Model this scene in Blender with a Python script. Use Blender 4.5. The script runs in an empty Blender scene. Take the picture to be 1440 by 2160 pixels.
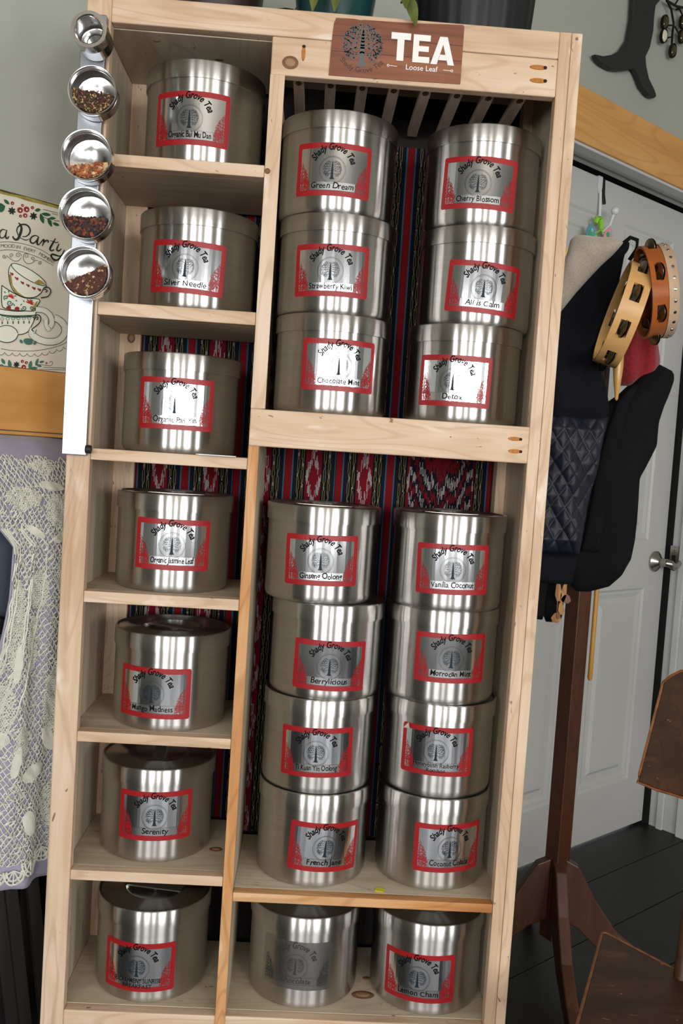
import bpy, bmesh, math, random
import numpy as np
from mathutils import Vector, Matrix

random.seed(7)
rng = np.random.default_rng(7)
scene = bpy.context.scene
COL = scene.collection
PI = math.pi

# ------------------------------------------------------------------ camera
cam_d = bpy.data.cameras.new('camera')
cam = bpy.data.objects.new('camera', cam_d)
COL.objects.link(cam)
cam_d.sensor_fit = 'VERTICAL'
cam_d.sensor_height = 36.0
cam_d.sensor_width = 24.0
cam_d.lens = 31.814
cam_d.clip_start = 0.02
_r = ((0.997296437, -0.034757830, 0.064743424),
      (0.062512285, -0.061838389, -0.996126612),
      (0.038626828, 0.997480780, -0.059498414))
_right, _down, _fwd = (Vector(v) for v in _r)
cm = Matrix((( _right.x, -_down.x, -_fwd.x, 0.37711851),
             ( _right.y, -_down.y, -_fwd.y, -1.42046888),
             ( _right.z, -_down.z, -_fwd.z, 1.2354),
             (0, 0, 0, 1)))
cam.matrix_world = cm
scene.camera = cam

# ------------------------------------------------------------------ world, view
world = bpy.data.worlds.new('world')
scene.world = world
world.use_nodes = True
bg = world.node_tree.nodes['Background']
bg.inputs[0].default_value = (0.93, 0.96, 1.0, 1)
bg.inputs[1].default_value = 1.6
vs = scene.view_settings
vs.view_transform = 'Standard'
vs.look = 'None'
vs.gamma = 1.0
vs.use_curve_mapping = False
vs.exposure = 0.08

# ------------------------------------------------------------------ room frame
# the room's back wall runs at 38.35 degrees to the cabinet; s = along it, d = out from the door plane
ANG = math.radians(38.3486)
E1 = Vector((math.cos(ANG), math.sin(ANG), 0))
NN = Vector((-math.sin(ANG), math.cos(ANG), 0))
OFF = 0.320416
def W(s, d, z):
    return E1 * s + NN * (OFF - d) + Vector((0, 0, z))
S0, S1 = -3.2, 2.366          # room extent along the wall
D0, D1 = 0.11, 5.2            # plaster face of the back wall, window wall
ZC = 3.2

# window light: daylight through the four windows of the room (openings are cut in the walls below)
WIN_FRONT = [(-2.95, -2.35), (-1.65, -0.55), (0.45, 0.95)]      # along s in the window wall
WIN_LEFT = [(2.15, 2.65), (3.45, 4.65)]           # along d in the left wall
WZ0, WZ1 = 0.85, 2.15
def area(name, loc, direction, sx, sy, power, color):
    l = bpy.data.lights.new(name, 'AREA')
    l.shape = 'RECTANGLE'; l.size = sx; l.size_y = sy; l.energy = power; l.color = color
    o = bpy.data.objects.new(name, l); COL.objects.link(o)
    o.location = loc
    z = -Vector(direction).normalized(); up = Vector((0, 0, 1))
    x = up.cross(z).normalized(); y = z.cross(x)
    o.rotation_euler = Matrix((x, y, z)).transposed().to_euler()
    return o
DAY = (1.0, 0.985, 0.965)
for i, (a, b) in enumerate(WIN_FRONT):
    area('window_daylight', W((a + b) / 2, D1 + 0.06, (WZ0 + WZ1) / 2), NN, b - a - .04, WZ1 - WZ0 - .04, 78 * (b - a), DAY)
for i, (a, b) in enumerate(WIN_LEFT):
    area('window_daylight', W(S0 - 0.06, (a + b) / 2, (WZ0 + WZ1) / 2), E1, b - a - .04, WZ1 - WZ0 - .04, 78 * (b - a), DAY)

# ------------------------------------------------------------------ materials
def srgb(r, g, b):
    f = lambda c: (c / 255) / 12.92 if c / 255 <= .04045 else ((c / 255 + .055) / 1.055) ** 2.4
    return (f(r), f(g), f(b), 1)
_M = {}
def base_mat(name):
    m = bpy.data.materials.new(name); m.use_nodes = True
    return m, m.node_tree.nodes, m.node_tree.links, m.node_tree.nodes['Principled BSDF']
def mat(name, col, rough=.5, metal=0, var=.12, scale=30, bump=0, aniso=0, spec=None, trans=0, sheen=0, coat=0, stretch=(1, 1, 1)):
    if name in _M: return _M[name]
    m, N, L, P = base_mat(name)
    P.inputs['Roughness'].default_value = rough
    P.inputs['Metallic'].default_value = metal
    if spec is not None: P.inputs['Specular IOR Level'].default_value = spec
    if trans: P.inputs['Transmission Weight'].default_value = trans
    if sheen: P.inputs['Sheen Weight'].default_value = sheen
    if coat: P.inputs['Coat Weight'].default_value = coat
    tc = N.new('ShaderNodeTexCoord'); mp = N.new('ShaderNodeMapping'); mp.inputs['Scale'].default_value = stretch
    L.new(tc.outputs['Object'], mp.inputs['Vector'])
    nz = N.new('ShaderNodeTexNoise'); nz.inputs['Scale'].default_value = scale; nz.inputs['Detail'].default_value = 5
    L.new(mp.outputs[0], nz.inputs['Vector'])
    rp = N.new('ShaderNodeValToRGB')
    c = Vector(col[:3])
    rp.color_ramp.elements[0].position = .3; rp.color_ramp.elements[1].position = .7
    rp.color_ramp.elements[0].color = (*(c * (1 - var)), 1)
    rp.color_ramp.elements[1].color = (*[min(1, x * (1 + var)) for x in c], 1)
    L.new(nz.outputs['Fac'], rp.inputs[0]); L.new(rp.outputs[0], P.inputs['Base Color'])
    if bump:
        b = N.new('ShaderNodeBump'); b.inputs['Strength'].default_value = bump; b.inputs['Distance'].default_value = .002
        L.new(nz.outputs['Fac'], b.inputs['Height']); L.new(b.outputs[0], P.inputs['Normal'])
    if aniso:
        P.inputs['Anisotropic'].default_value = aniso; P.inputs['Anisotropic Rotation'].default_value = .25
        t = N.new('ShaderNodeTangent'); t.direction_type = 'RADIAL'; t.axis = 'Z'
        L.new(t.outputs[0], P.inputs['Tangent'])
    _M[name] = m
    return m

def wood(name, dark, mid, light, axis='z', rough=.62, grain=70, patch=7, bump=.25, worn=None, rot=0, rings=.35, specks=None):
    """planked timber: long grain along axis, broad washed patches, fine bump"""
    if name in _M: return _M[name]
    m, N, L, P = base_mat(name)
    P.inputs['Roughness'].default_value = rough
    tc = N.new('ShaderNodeTexCoord'); oi = N.new('ShaderNodeObjectInfo')
    ad = N.new('ShaderNodeVectorMath'); ad.operation = 'ADD'
    cb = N.new('ShaderNodeCombineXYZ')
    ml = N.new('ShaderNodeMath'); ml.operation = 'MULTIPLY'; ml.inputs[1].default_value = 13.7
    L.new(oi.outputs['Random'], ml.inputs[0])
    for k in range(3): L.new(ml.outputs[0], cb.inputs[k])
    src = tc.outputs['Object']
    if rot:
        vr = N.new('ShaderNodeMapping'); vr.inputs['Rotation'].default_value = (0, 0, rot); L.new(src, vr.inputs['Vector']); src = vr.outputs[0]
    L.new(src, ad.inputs[0]); L.new(cb.outputs[0], ad.inputs[1])
    k = 'xyz'.index(axis)
    def noise(across, along, detail, dist):
        mp = N.new('ShaderNodeMapping'); sc = [across] * 3; sc[k] = along
        mp.inputs['Scale'].default_value = sc; L.new(ad.outputs[0], mp.inputs['Vector'])
        n = N.new('ShaderNodeTexNoise'); n.inputs['Scale'].default_value = 1; n.inputs['Detail'].default_value = detail
        n.inputs['Distortion'].default_value = dist
        L.new(mp.outputs[0], n.inputs['Vector']); return n
    g = noise(grain, grain * .06, 6, .6); p = noise(patch * 2, patch * .6, 3, .3); f = noise(grain * 4, grain * .12, 3, 0)
    rp = N.new('ShaderNodeValToRGB'); e = rp.color_ramp.elements
    e[0].position = .25; e[0].color = dark; e[1].position = .75; e[1].color = light
    x = e.new(.5); x.color = mid
    mx = N.new('ShaderNodeMath'); mx.operation = 'MULTIPLY_ADD'; mx.inputs[1].default_value = .45
    mp2 = N.new('ShaderNodeMath'); mp2.operation = 'MULTIPLY'; mp2.inputs[1].default_value = .55
    L.new(p.outputs['Fac'], mp2.inputs[0]); L.new(g.outputs['Fac'], mx.inputs[0]); L.new(mp2.outputs[0], mx.inputs[2])
    L.new(mx.outputs[0], rp.inputs[0])
    out = rp.outputs[0]
    if rings:
        q = noise(patch * 2.2, patch * .35, 1, .2)
        m1 = N.new('ShaderNodeMath'); m1.operation = 'MULTIPLY'; m1.inputs[1].default_value = 75; L.new(q.outputs['Fac'], m1.inputs[0])
        m2 = N.new('ShaderNodeMath'); m2.operation = 'SINE'; L.new(m1.outputs[0], m2.inputs[0])
        r3 = N.new('ShaderNodeValToRGB'); r3.color_ramp.elements[0].position = .55; r3.color_ramp.elements[1].position = 1.0
        r3.color_ramp.elements[1].color = (rings, rings, rings, 1); L.new(m2.outputs[0], r3.inputs[0])
        m3 = N.new('ShaderNodeMix'); m3.data_type = 'RGBA'; m3.inputs[7].default_value = dark
        L.new(r3.outputs[0], m3.inputs[0]); L.new(out, m3.inputs[6]); out = m3.outputs[2]
    if worn:
        w = noise(26, 9, 4, .5)
        r2 = N.new('ShaderNodeValToRGB'); r2.color_ramp.elements[0].position = .64; r2.color_ramp.elements[1].position = .76
        L.new(w.outputs['Fac'], r2.inputs[0])
        mc = N.new('ShaderNodeMix'); mc.data_type = 'RGBA'; mc.inputs[7].default_value = worn
        L.new(r2.outputs[0], mc.inputs[0]); L.new(out, mc.inputs[6]); out = mc.outputs[2]
    if specks:
        w = noise(90, 32, 2, .8)
        r4 = N.new('ShaderNodeValToRGB'); r4.color_ramp.elements[0].position = .715; r4.color_ramp.elements[1].position = .75
        r4.color_ramp.elements[1].color = (.8, .8, .8, 1)
        L.new(w.outputs['Fac'], r4.inputs[0])
        mc = N.new('ShaderNodeMix'); mc.data_type = 'RGBA'; mc.inputs[7].default_value = specks
        L.new(r4.outputs[0], mc.inputs[0]); L.new(out, mc.inputs[6]); out = mc.outputs[2]
    L.new(out, P.inputs['Base Color'])
    b = N.new('ShaderNodeBump'); b.inputs['Strength'].default_value = bump; b.inputs['Distance'].default_value = .001
    L.new(f.outputs['Fac'], b.inputs['Height']); L.new(b.outputs[0], P.inputs['Normal'])
    _M[name] = m
    return m

def pine(ax):
    return wood('washed_pine_' + ax, srgb(170, 136, 106), srgb(206, 178, 150), srgb(226, 206, 186), ax, worn=srgb(230, 212, 194), specks=srgb(96, 62, 38))
def panel_wood(ax):
    return wood('limed_panel_' + ax, srgb(160, 142, 116), srgb(190, 176, 152), srgb(210, 200, 182), ax, grain=30, patch=5, specks=srgb(90, 66, 46))
def raw_pine(ax):
    return wood('raw_pine_' + ax, srgb(150, 92, 40), srgb(196, 140, 84), srgb(222, 186, 146), ax, grain=50, worn=srgb(222, 200, 176))
STEEL = mat('brushed_steel', (.56, .55, .53, 1), .29, 1, .05, 6, aniso=1.0, stretch=(1, 1, 60))
STEEL_LID = mat('lid_steel', (.56, .55, .53, 1), .28, 1, .05, 6, aniso=1.0, stretch=(1, 1, 60))
STEEL_TOP = mat('lid_top_steel', (.50, .47, .43, 1), .33, 1, .05, 20)
CHROME = mat('polished_steel', (.70, .70, .70, 1), .16, 1, .04, 12)
STRIP = mat('satin_steel', (.36, .385, .42, 1), .36, 1, .04, 8, stretch=(40, 40, 1))
RED = mat('sticker_red', srgb(150, 16, 24), .42, 0, .05, 20)
FOIL = mat('sticker_foil', (.78, .81, .86, 1), .14, 1, .05, 90, stretch=(1, 1, .05))
FOIL_GREY = mat('faded_foil', (.42, .41, .39, 1), .3, 1, .06, 90)
NAMEPLATE = mat('sticker_name_strip', (.62, .63, .65, 1), .25, 1, .04, 50)
INK = mat('black_ink', srgb(10, 11, 13), .6, 0, .1, 50, spec=.12)
TEAL_INK = mat('dark_teal_ink', srgb(26, 40, 50), .5, 0, .15, 200, spec=.2)
GREY_INK = mat('faded_ink', srgb(60, 58, 54), .5, .3, .1, 50)
BLACK = mat('matt_black', srgb(18, 18, 20), .6, 0, .1, 40)
GLASS = None
def glass_mat():
    global GLASS
    if GLASS: return GLASS
    m, N, L, P = base_mat('clear_glass')
    tr = N.new('ShaderNodeBsdfTransparent'); gl = N.new('ShaderNodeBsdfGlossy'); gl.inputs['Roughness'].default_value = .02
    fr = N.new('ShaderNodeFresnel'); fr.inputs['IOR'].default_value = 1.45
    mx = N.new('ShaderNodeMixShader'); L.new(fr.outputs[0], mx.inputs[0]); L.new(tr.outputs[0], mx.inputs[1]); L.new(gl.outputs[0], mx.inputs[2])
    L.new(mx.outputs[0], N['Material Output'].inputs['Surface'])
    GLASS = m
    return m

# ------------------------------------------------------------------ mesh builder
class MB:
    def __init__(s): s.v = []; s.f = []; s.n = 0
    def add(s, vs, fs):
        s.v.extend([tuple(v) for v in vs]); s.f.extend([tuple(i + s.n for i in f) for f in fs]); s.n += len(vs); return s
    def box(s, x0, x1, y0, y1, z0, z1, T=None):
        c = [Vector((x, y, z)) for z in (z0, z1) for y in (y0, y1) for x in (x0, x1)]
        if T: c = [T(*p) for p in c]
        return s.add(c, [(0, 2, 3, 1), (4, 5, 7, 6), (0, 1, 5, 4), (2, 6, 7, 3), (0, 4, 6, 2), (1, 3, 7, 5)])
    def lathe(s, prof, seg=48, mtx=None, close=False):
        """prof: (r, z) pairs round local z; a zero radius closes"""
        vs = []; fs = []; rows = []
        for r, z in prof:
            if r < 1e-7: rows.append([len(vs)]); vs.append(Vector((0, 0, z)))
            else:
                rows.append(list(range(len(vs), len(vs) + seg)))
                vs += [Vector((r * math.cos(2 * PI * i / seg), r * math.sin(2 * PI * i / seg), z)) for i in range(seg)]
        pairs = list(zip(rows, rows[1:])) + ([(rows[-1], rows[0])] if close else [])
        for a, b in pairs:
            for i in range(seg):
                j = (i + 1) % seg
                if len(a) == 1 and len(b) == 1: continue
                if len(a) == 1: fs.append((a[0], b[j], b[i]))
                elif len(b) == 1: fs.append((a[i], a[j], b[0]))
                else: fs.append((a[i], a[j], b[j], b[i]))
        if mtx: vs = [mtx @ v for v in vs]
        return s.add(vs, fs)
    def tube(s, pts, r, seg=6, cap=True):
        pts = [Vector(p) for p in pts]; rs = r if isinstance(r, (list, tuple)) else [r] * len(pts)
        rings = []; vs = []; fs = []; up = None
        for i, p in enumerate(pts):
            t = (pts[min(i + 1, len(pts) - 1)] - pts[max(i - 1, 0)]).normalized()
            if up is None: up = Vector((0, 0, 1)) if abs(t.z) < .9 else Vector((1, 0, 0))
            a = t.cross(up).normalized(); b = t.cross(a); up = -b if False else up
            rings.append(len(vs))
            for k in range(seg):
                an = 2 * PI * k / seg; vs.append(p + (a * math.cos(an) + b * math.sin(an)) * rs[i])
        for i in range(len(pts) - 1):
            for k in range(seg):
                q = (k + 1) % seg
                fs.append((rings[i] + k, rings[i] + q, rings[i + 1] + q, rings[i + 1] + k))
        if cap:
            fs.append(tuple(rings[0] + k for k in range(seg))[::-1]); fs.append(tuple(rings[-1] + k for k in range(seg)))
        return s.add(vs, fs)
    def prism(s, outline, z0, z1, T=None):
        """outline (a, b) extruded along c; T maps (a, b, c) to a point"""
        T = T or (lambda a, b, c: Vector((a, b, c)))
        n = len(outline)
        vs = [T(a, b, z0) for a, b in outline] + [T(a, b, z1) for a, b in outline]
        return s.add(vs, [tuple(range(n))[::-1], tuple(range(n, 2 * n))] + [(i, (i + 1) % n, n + (i + 1) % n, n + i) for i in range(n)])
    def grid(s, fn, nu, nv):
        vs = [fn(i / nu, j / nv) for j in range(nv + 1) for i in range(nu + 1)]
        return s.add(vs, [(j * (nu + 1) + i, j * (nu + 1) + i + 1, (j + 1) * (nu + 1) + i + 1, (j + 1) * (nu + 1) + i) for j in range(nv) for i in range(nu)])
    def mesh(s, name, m, smooth=False, fix=True):
        me = bpy.data.meshes.new(name); me.from_pydata(s.v, [], s.f); me.update()
        if fix:
            b = bmesh.new(); b.from_mesh(me); bmesh.ops.recalc_face_normals(b, faces=b.faces); b.to_mesh(me); b.free()
        me.materials.append(m)
        if smooth:
            me.polygons.foreach_set('use_smooth', [True] * len(me.polygons))
            if smooth != 'all': me.set_sharp_from_angle(angle=math.radians(38))
        return me

WT = {}      # world position of each thing's own origin
def link(name, me, parent=None, local=False, bevel=0):
    o = bpy.data.objects.new(name, me); COL.objects.link(o)
    if parent is not None:
        o.parent = parent
        if not local: o.matrix_parent_inverse = Matrix.Translation(-WT.get(parent.name, Vector()))
        else: WT[o.name] = WT.get(parent.name, Vector())
    if bevel:
        b = o.modifiers.new('soft_edges', 'BEVEL'); b.width = bevel; b.segments = 2; b.limit_method = 'ANGLE'
    return o
def part(name, mb, m, parent, smooth=False, local=False, bevel=0, label=None):
    o = link(name, mb.mesh(name, m, smooth), parent, local, bevel)
    if label: o['label'] = label
    return o
def tag(o, label, cat, group=None):
    o['label'] = label; o['category'] = cat
    if group: o['group'] = group
    return o
def thing(name, label, cat, loc=(0, 0, 0), group=None):
    o = bpy.data.objects.new(name, None); COL.objects.link(o); o.location = loc; o.empty_display_size = .05; WT[o.name] = Vector(loc)
    return tag(o, label, cat, group)
def struct(name, mb, m, smooth=False, bevel=0):
    o = link(name, mb.mesh(name, m, smooth), None, bevel=bevel); o['kind'] = 'structure'
    return o

# ------------------------------------------------------------------ lettering (Blender's built-in font)
_tc = {}
def _raw_text(body, offset=0, shear=0):
    key = (body, offset, shear)
    if key in _tc: return _tc[key]
    cu = bpy.data.curves.new('t', 'FONT'); cu.body = body; cu.size = 1; cu.resolution_u = 3; cu.offset = offset; cu.shear = shear
    ob = bpy.data.objects.new('t', cu); COL.objects.link(ob)
    dg = bpy.context.evaluated_depsgraph_get()
    me = bpy.data.meshes.new_from_object(ob.evaluated_get(dg))
    r = ([(v.co.x, v.co.y) for v in me.vertices], [tuple(p.vertices) for p in me.polygons])
    bpy.data.objects.remove(ob); bpy.data.curves.remove(cu); bpy.data.meshes.remove(me)
    _tc[key] = r
    return r
def char_width(c, offset=0):
    a = _raw_text('|' + c + '|', 0)[0]; b = _raw_text('||', 0)[0]
    return (max(x for x, y in a) - min(x for x, y in a)) - (max(x for x, y in b) - min(x for x, y in b))
def layout(body, size, jitter=0, offset=0, shear=0, seed=1, track=1.0):
    """[(verts2d, faces)], total width; characters set one by one on a base line"""
    rn = random.Random(seed); x = 0; out = []
    for c in body:
        w = char_width(c) * size * track
        if c != ' ':
            v, f = _raw_text(c, offset, shear)
            a = rn.uniform(-1, 1) * jitter; k = 1 + rn.uniform(-1, 1) * jitter * .9; dy = rn.uniform(-1, 1) * jitter * size * .35
            ca, sa = math.cos(a), math.sin(a)
            out.append(([(x + (px * ca - py * sa) * size * k, (px * sa + py * ca) * size * k + dy) for px, py in v], f))
        x += w
    return out, x
def put_text(mb, body, cx, cy, size, T, jitter=0, offset=0, shear=0, seed=1, maxw=None, track=1.0):
    gl, w = layout(body, size, jitter, offset, shear, seed, track)
    k = min(1, maxw / w) if maxw else 1
    for v, f in gl:
        mb.add([T(cx + (x - w / 2) * k, cy + y) for x, y in v], f)
def put_arc(mb, body, cx, cy, rad, a_mid, size, T, offset=0, shear=0, track=1.0, inside=False, xs=1.0):
    """letters along an arc; a_mid in degrees; inside=True sets them under the circle reading left to right"""
    w = [char_width(c) * size * track for c in body]; tot = sum(w); x = -tot / 2
    for c, cw in zip(body, w):
        if c != ' ':
            xm = x + cw / 2
            v, f = _raw_text(c, offset, shear)
            if not inside:
                a = math.radians(a_mid) - xm / rad; ex, ey = (math.sin(a), -math.cos(a)), (math.cos(a), math.sin(a))
            else:
                a = math.radians(a_mid) + xm / rad; ex, ey = (-math.sin(a), math.cos(a)), (-math.cos(a), -math.sin(a))
            ox, oy = cx + rad * math.cos(a), cy + rad * math.sin(a)
            mb.add([T(ox + (px * size * xs - cw / 2) * ex[0] + py * size * ey[0], oy + (px * size * xs - cw / 2) * ex[1] + py * size * ey[1]) for px, py in v], f)
        x += cw
def ribbon(mb, p, q, w0, w1, T):
    dx, dy = q[0] - p[0], q[1] - p[1]; l = math.hypot(dx, dy) or 1e-9; nx, ny = -dy / l, dx / l
    mb.add([T(p[0] + nx * w0, p[1] + ny * w0), T(p[0] - nx * w0, p[1] - ny * w0), T(q[0] - nx * w1, q[1] - ny * w1), T(q[0] + nx * w1, q[1] + ny * w1)], [(0, 1, 2, 3)])
def polyline(mb, pts, w, T, closed=False):
    n = len(pts)
    for i in range(n if closed else n - 1): ribbon(mb, pts[i], pts[(i + 1) % n], w, w, T)
def disc2(mb, cx, cy, rx, ry, T, rot=0, n=16):
    c, s_ = math.cos(rot), math.sin(rot)
    mb.add([T(cx + rx * math.cos(2 * PI * i / n) * c - ry * math.sin(2 * PI * i / n) * s_, cy + rx * math.cos(2 * PI * i / n) * s_ + ry * math.sin(2 * PI * i / n) * c) for i in range(n)], [tuple(range(n))])
def ring2(mb, cx, cy, r, w, T, n=40):
    for i in range(n):
        a, b = 2 * PI * i / n, 2 * PI * (i + 1) / n
        mb.add([T(cx + (r - w) * math.cos(a), cy + (r - w) * math.sin(a)), T(cx + (r + w) * math.cos(a), cy + (r + w) * math.sin(a)),
                T(cx + (r + w) * math.cos(b), cy + (r + w) * math.sin(b)), T(cx + (r - w) * math.cos(b), cy + (r - w) * math.sin(b))], [(0, 1, 2, 3)])
def grow(mb, p, a, ln, w, depth, T, inside, rn, spread=.55, shrink=.78):
    """a branching print motif made of tapering strokes kept within a region"""
    if depth == 0: return
    q = (p[0] + ln * math.cos(a), p[1] + ln * math.sin(a))
    if not inside(q): return
    ribbon(mb, p, q, w, w * .75, T)
    for s_ in (-1, 1):
        grow(mb, q, a + s_ * spread * rn.uniform(.6, 1.25), ln * shrink * rn.uniform(.85, 1.1), w * .78, depth - 1, T, inside, rn, spread, shrink)
def tree_print(mb, cx, cy, r, T, seed=3, thick=1.0):
    """the round-crowned tree emblem: flared trunk, branches filling a circle"""
    rn = random.Random(seed)
    t = [(-.26, -.98), (-.13, -.72), (-.10, -.1), (-.06, .45), (0, .8), (.06, .45), (.10, -.1), (.13, -.72), (.26, -.98), (.1, -.92), (0, -.99), (-.1, -.92)]
    pts = [(cx + x * r, cy + y * r) for x, y in t]
    mb.add([T(*p) for p in pts], [(0, 1, 7, 8, 9, 10, 11), (1, 2, 6, 7), (2, 3, 5, 6), (3, 4, 5)])
    ins = lambda q: (q[0] - cx) ** 2 + (q[1] - cy - .03 * r) ** 2 < (r * .97) ** 2 and not (abs(q[0] - cx) < .24 * r and q[1] < cy - .35 * r)
    for h, an in [(-.3, 205), (-.3, -25), (-.12, 178), (-.12, 2), (-.02, 160), (-.02, 20), (.14, 150), (.14, 30), (.28, 138), (.28, 42), (.42, 122), (.42, 58), (.55, 105), (.55, 75)]:
        grow(mb, (cx, cy + h * r), math.radians(an), .27 * r, .030 * r * thick, 6, T, ins, rn, .46, .86)
    for sx in (-1, 1):
        for k in range(3):
            grow(mb, (cx + sx * (.33 + .17 * k) * r, cy - .12 * r), math.radians(-90 + sx * (22 + 10 * k)), .2 * r, .022 * r * thick, 4, T, ins, rn, .5, .8)

# ------------------------------------------------------------------ the room
WALL = mat('painted_wall', srgb(158, 161, 152), .8, 0, .03, 3)
CEIL = mat('ceiling_paint', srgb(170, 160, 145), .9, 0, .03, 3)
FLOORBOARD = wood('dark_floor', srgb(14, 12, 11), srgb(22, 20, 18), srgb(32, 29, 27), 'x', rough=.5, grain=40, bump=.15, rot=-ANG)
FIR = wood('fir_trim', srgb(176, 120, 56), srgb(204, 150, 84), srgb(218, 172, 110), 'x', rough=.45, grain=26, patch=3, bump=.1, rot=-ANG)
WHITE_TRIM = mat('white_trim', srgb(190, 192, 192), .5, 0, .04, 8)
DOORPAINT = mat('door_paint', srgb(190, 190, 188), .42, 0, .02, 5)
PANELLING = wood('grey_panelling', srgb(128, 126, 120), srgb(146, 144, 138), srgb(160, 158, 152), 'z', grain=20, patch=3)
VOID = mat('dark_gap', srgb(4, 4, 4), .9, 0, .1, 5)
def WB(mb, s0, s1, d0, d1, z0, z1): return mb.box(s0, s1, d0, d1, z0, z1, W)

fl = MB(); WB(fl, S0 - .2, S1 + .4, -.3, D1 + .2, -.12, -.022)
floor = struct('floor', fl, FLOORBOARD)
bw = .196
for k in range(27):
    a = .166 - .196 + k * bw - .196
    b = MB(); WB(b, S0, S1 if a + bw > .02 else S1, max(a + .0012, -.06), min(a + bw - .0012, D1), -.022, 0)
    link('floor_board', b.mesh('floor_board', FLOORBOARD), floor, bevel=.0012)
c = MB(); WB(c, S0 - .2, S1 + .4, -.3, D1 + .2, ZC, ZC + .1); struct('ceiling', c, CEIL)
DL, DR, DT = 1.46, 2.366, 2.16          # door opening in the back wall
w = MB()
WB(w, S0 - .2, DL, 0, D0, 0, ZC); WB(w, DL, S1 + .2, 0, D0, DT, ZC)
struct('wall_back', w, WALL)
w = MB(); WB(w, S1 + .004, S1 + .2, 0, D1 + .2, 0, ZC); struct('wall_right', w, WALL)
w = MB()
edges = [S0] + [x for p in WIN_FRONT for x in p] + [S1]
for i in range(0, len(edges), 2): WB(w, edges[i], edges[i + 1], D1, D1 + .16, 0, ZC)
for a, b in WIN_FRONT: WB(w, a, b, D1, D1 + .16, 0, WZ0); WB(w, a, b, D1, D1 + .16, WZ1, ZC)
struct('wall_front', w, PANELLING)
w = MB()
edges = [0] + [x for p in WIN_LEFT for x in p] + [D1 + .16]
for i in range(0, len(edges), 2): WB(w, S0 - .16, S0, edges[i], edges[i + 1], 0, ZC)
for a, b in WIN_LEFT: WB(w, S0 - .16, S0, a, b, 0, WZ0); WB(w, S0 - .16, S0, a, b, WZ1, ZC)
struct('wall_left', w, PANELLING)
n = 0
for kind, lst in (('f', WIN_FRONT), ('l', WIN_LEFT)):
    for a, b in lst:
        n += 1
        m = MB(); t = .045
        def bar(a0, a1, z0, z1):
            if kind == 'f': WB(m, a0, a1, D1 - .01, D1 + .05, z0, z1)
            else: WB(m, S0 - .05, S0 + .01, a0, a1, z0, z1)
        bar(a - .02, a + t, WZ0, WZ1); bar(b - t, b + .02, WZ0, WZ1); bar(a + t, b - t, WZ0 - .02, WZ0 + t); bar(a + t, b - t, WZ1 - t, WZ1 + .02)
        mid = (a + b) / 2; bar(a + t, b - t, 1.56, 1.60)
        if b - a > 1: bar(a + (b - a) * .62 - .03, a + (b - a) * .62 + .03, WZ0 + t, WZ1 - t)
        struct('window_%d' % n, m, WHITE_TRIM, bevel=.003)

# door: six raised panels, lever, gap beside the jamb
dz0, dz1, dl, dr = .012, 2.136, 1.47, 2.350
door = MB()
cols = [(dl, 1.575), (1.80, 1.938), (2.236, dr)]
cols = [(dl, 1.545), (1.795, 1.935), (2.235, dr)]
panels_s = [(1.545, 1.795), (1.935, 2.235)]
panels_z = [(.185, .858), (1.022, 1.70), (1.80, 2.03)]
panels_z = [(.185, .858), (1.022, 2.03)]
for a, b in cols: WB(door, a, b, -.03, 0, dz0, dz1)
zs = [dz0] + [x for p in panels_z for x in p] + [dz1]
for i in range(0, len(zs), 2):
    for a, b in panels_s: WB(door, a, b, -.03, 0, zs[i], zs[i + 1])
dob = struct('door_1', door, DOORPAINT)
for a, b in panels_s:
    for z0, z1 in panels_z:
        m = MB()
        prof = [(0, 0), (.008, -.006), (.016, -.006), (.03, -.011), (.05, -.011), (.062, -.003)]
        rows = [[(a + i, z0 + i, o), (b - i, z0 + i, o), (b - i, z1 - i, o), (a + i, z1 - i, o)] for i, o in prof]
        vs_ = [W(p[0], p[2], p[1]) for r in rows for p in r]; fs_ = []
        for r in range(len(rows) - 1):
            for k in range(4): fs_.append((r * 4 + k, r * 4 + (k + 1) % 4, r * 4 + 4 + (k + 1) % 4, r * 4 + 4 + k))
        e = (len(rows) - 1) * 4; fs_.append((e, e + 1, e + 2, e + 3))
        m.add(vs_, fs_); part('door_panel', m, DOORPAINT, dob)
NICKEL = mat('satin_nickel', (.42, .40, .36, 1), .25, 1, .08, 20)
def wall_frame(s, d, z):
    """matrix whose local x = along wall, y = up, z = out of the wall"""
    o = W(s, d, z); x = E1; y = Vector((0, 0, 1)); zz = -NN
    return Matrix(((x.x, y.x, zz.x, o.x), (x.y, y.y, zz.y, o.y), (x.z, y.z, zz.z, o.z), (0, 0, 0, 1)))
m = MB(); m.lathe([(0, 0), (.036, 0), (.036, .006), (.031, .011), (.018, .02), (.014, .03), (.014, .048), (0, .05)], 28, wall_frame(2.285, .001, .948))
part('rose', m, NICKEL, dob, True)
m = MB(); m.tube([W(2.285, .045, .948), W(2.292, .056, .946), W(2.31, .062, .934), W(2.33, .06, .938), W(2.352, .056, .946), W(2.372, .054, .94)], [.013, .014, .013, .0115, .010, .011], 10)
part('lever', m, NICKEL, dob, True)
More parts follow.
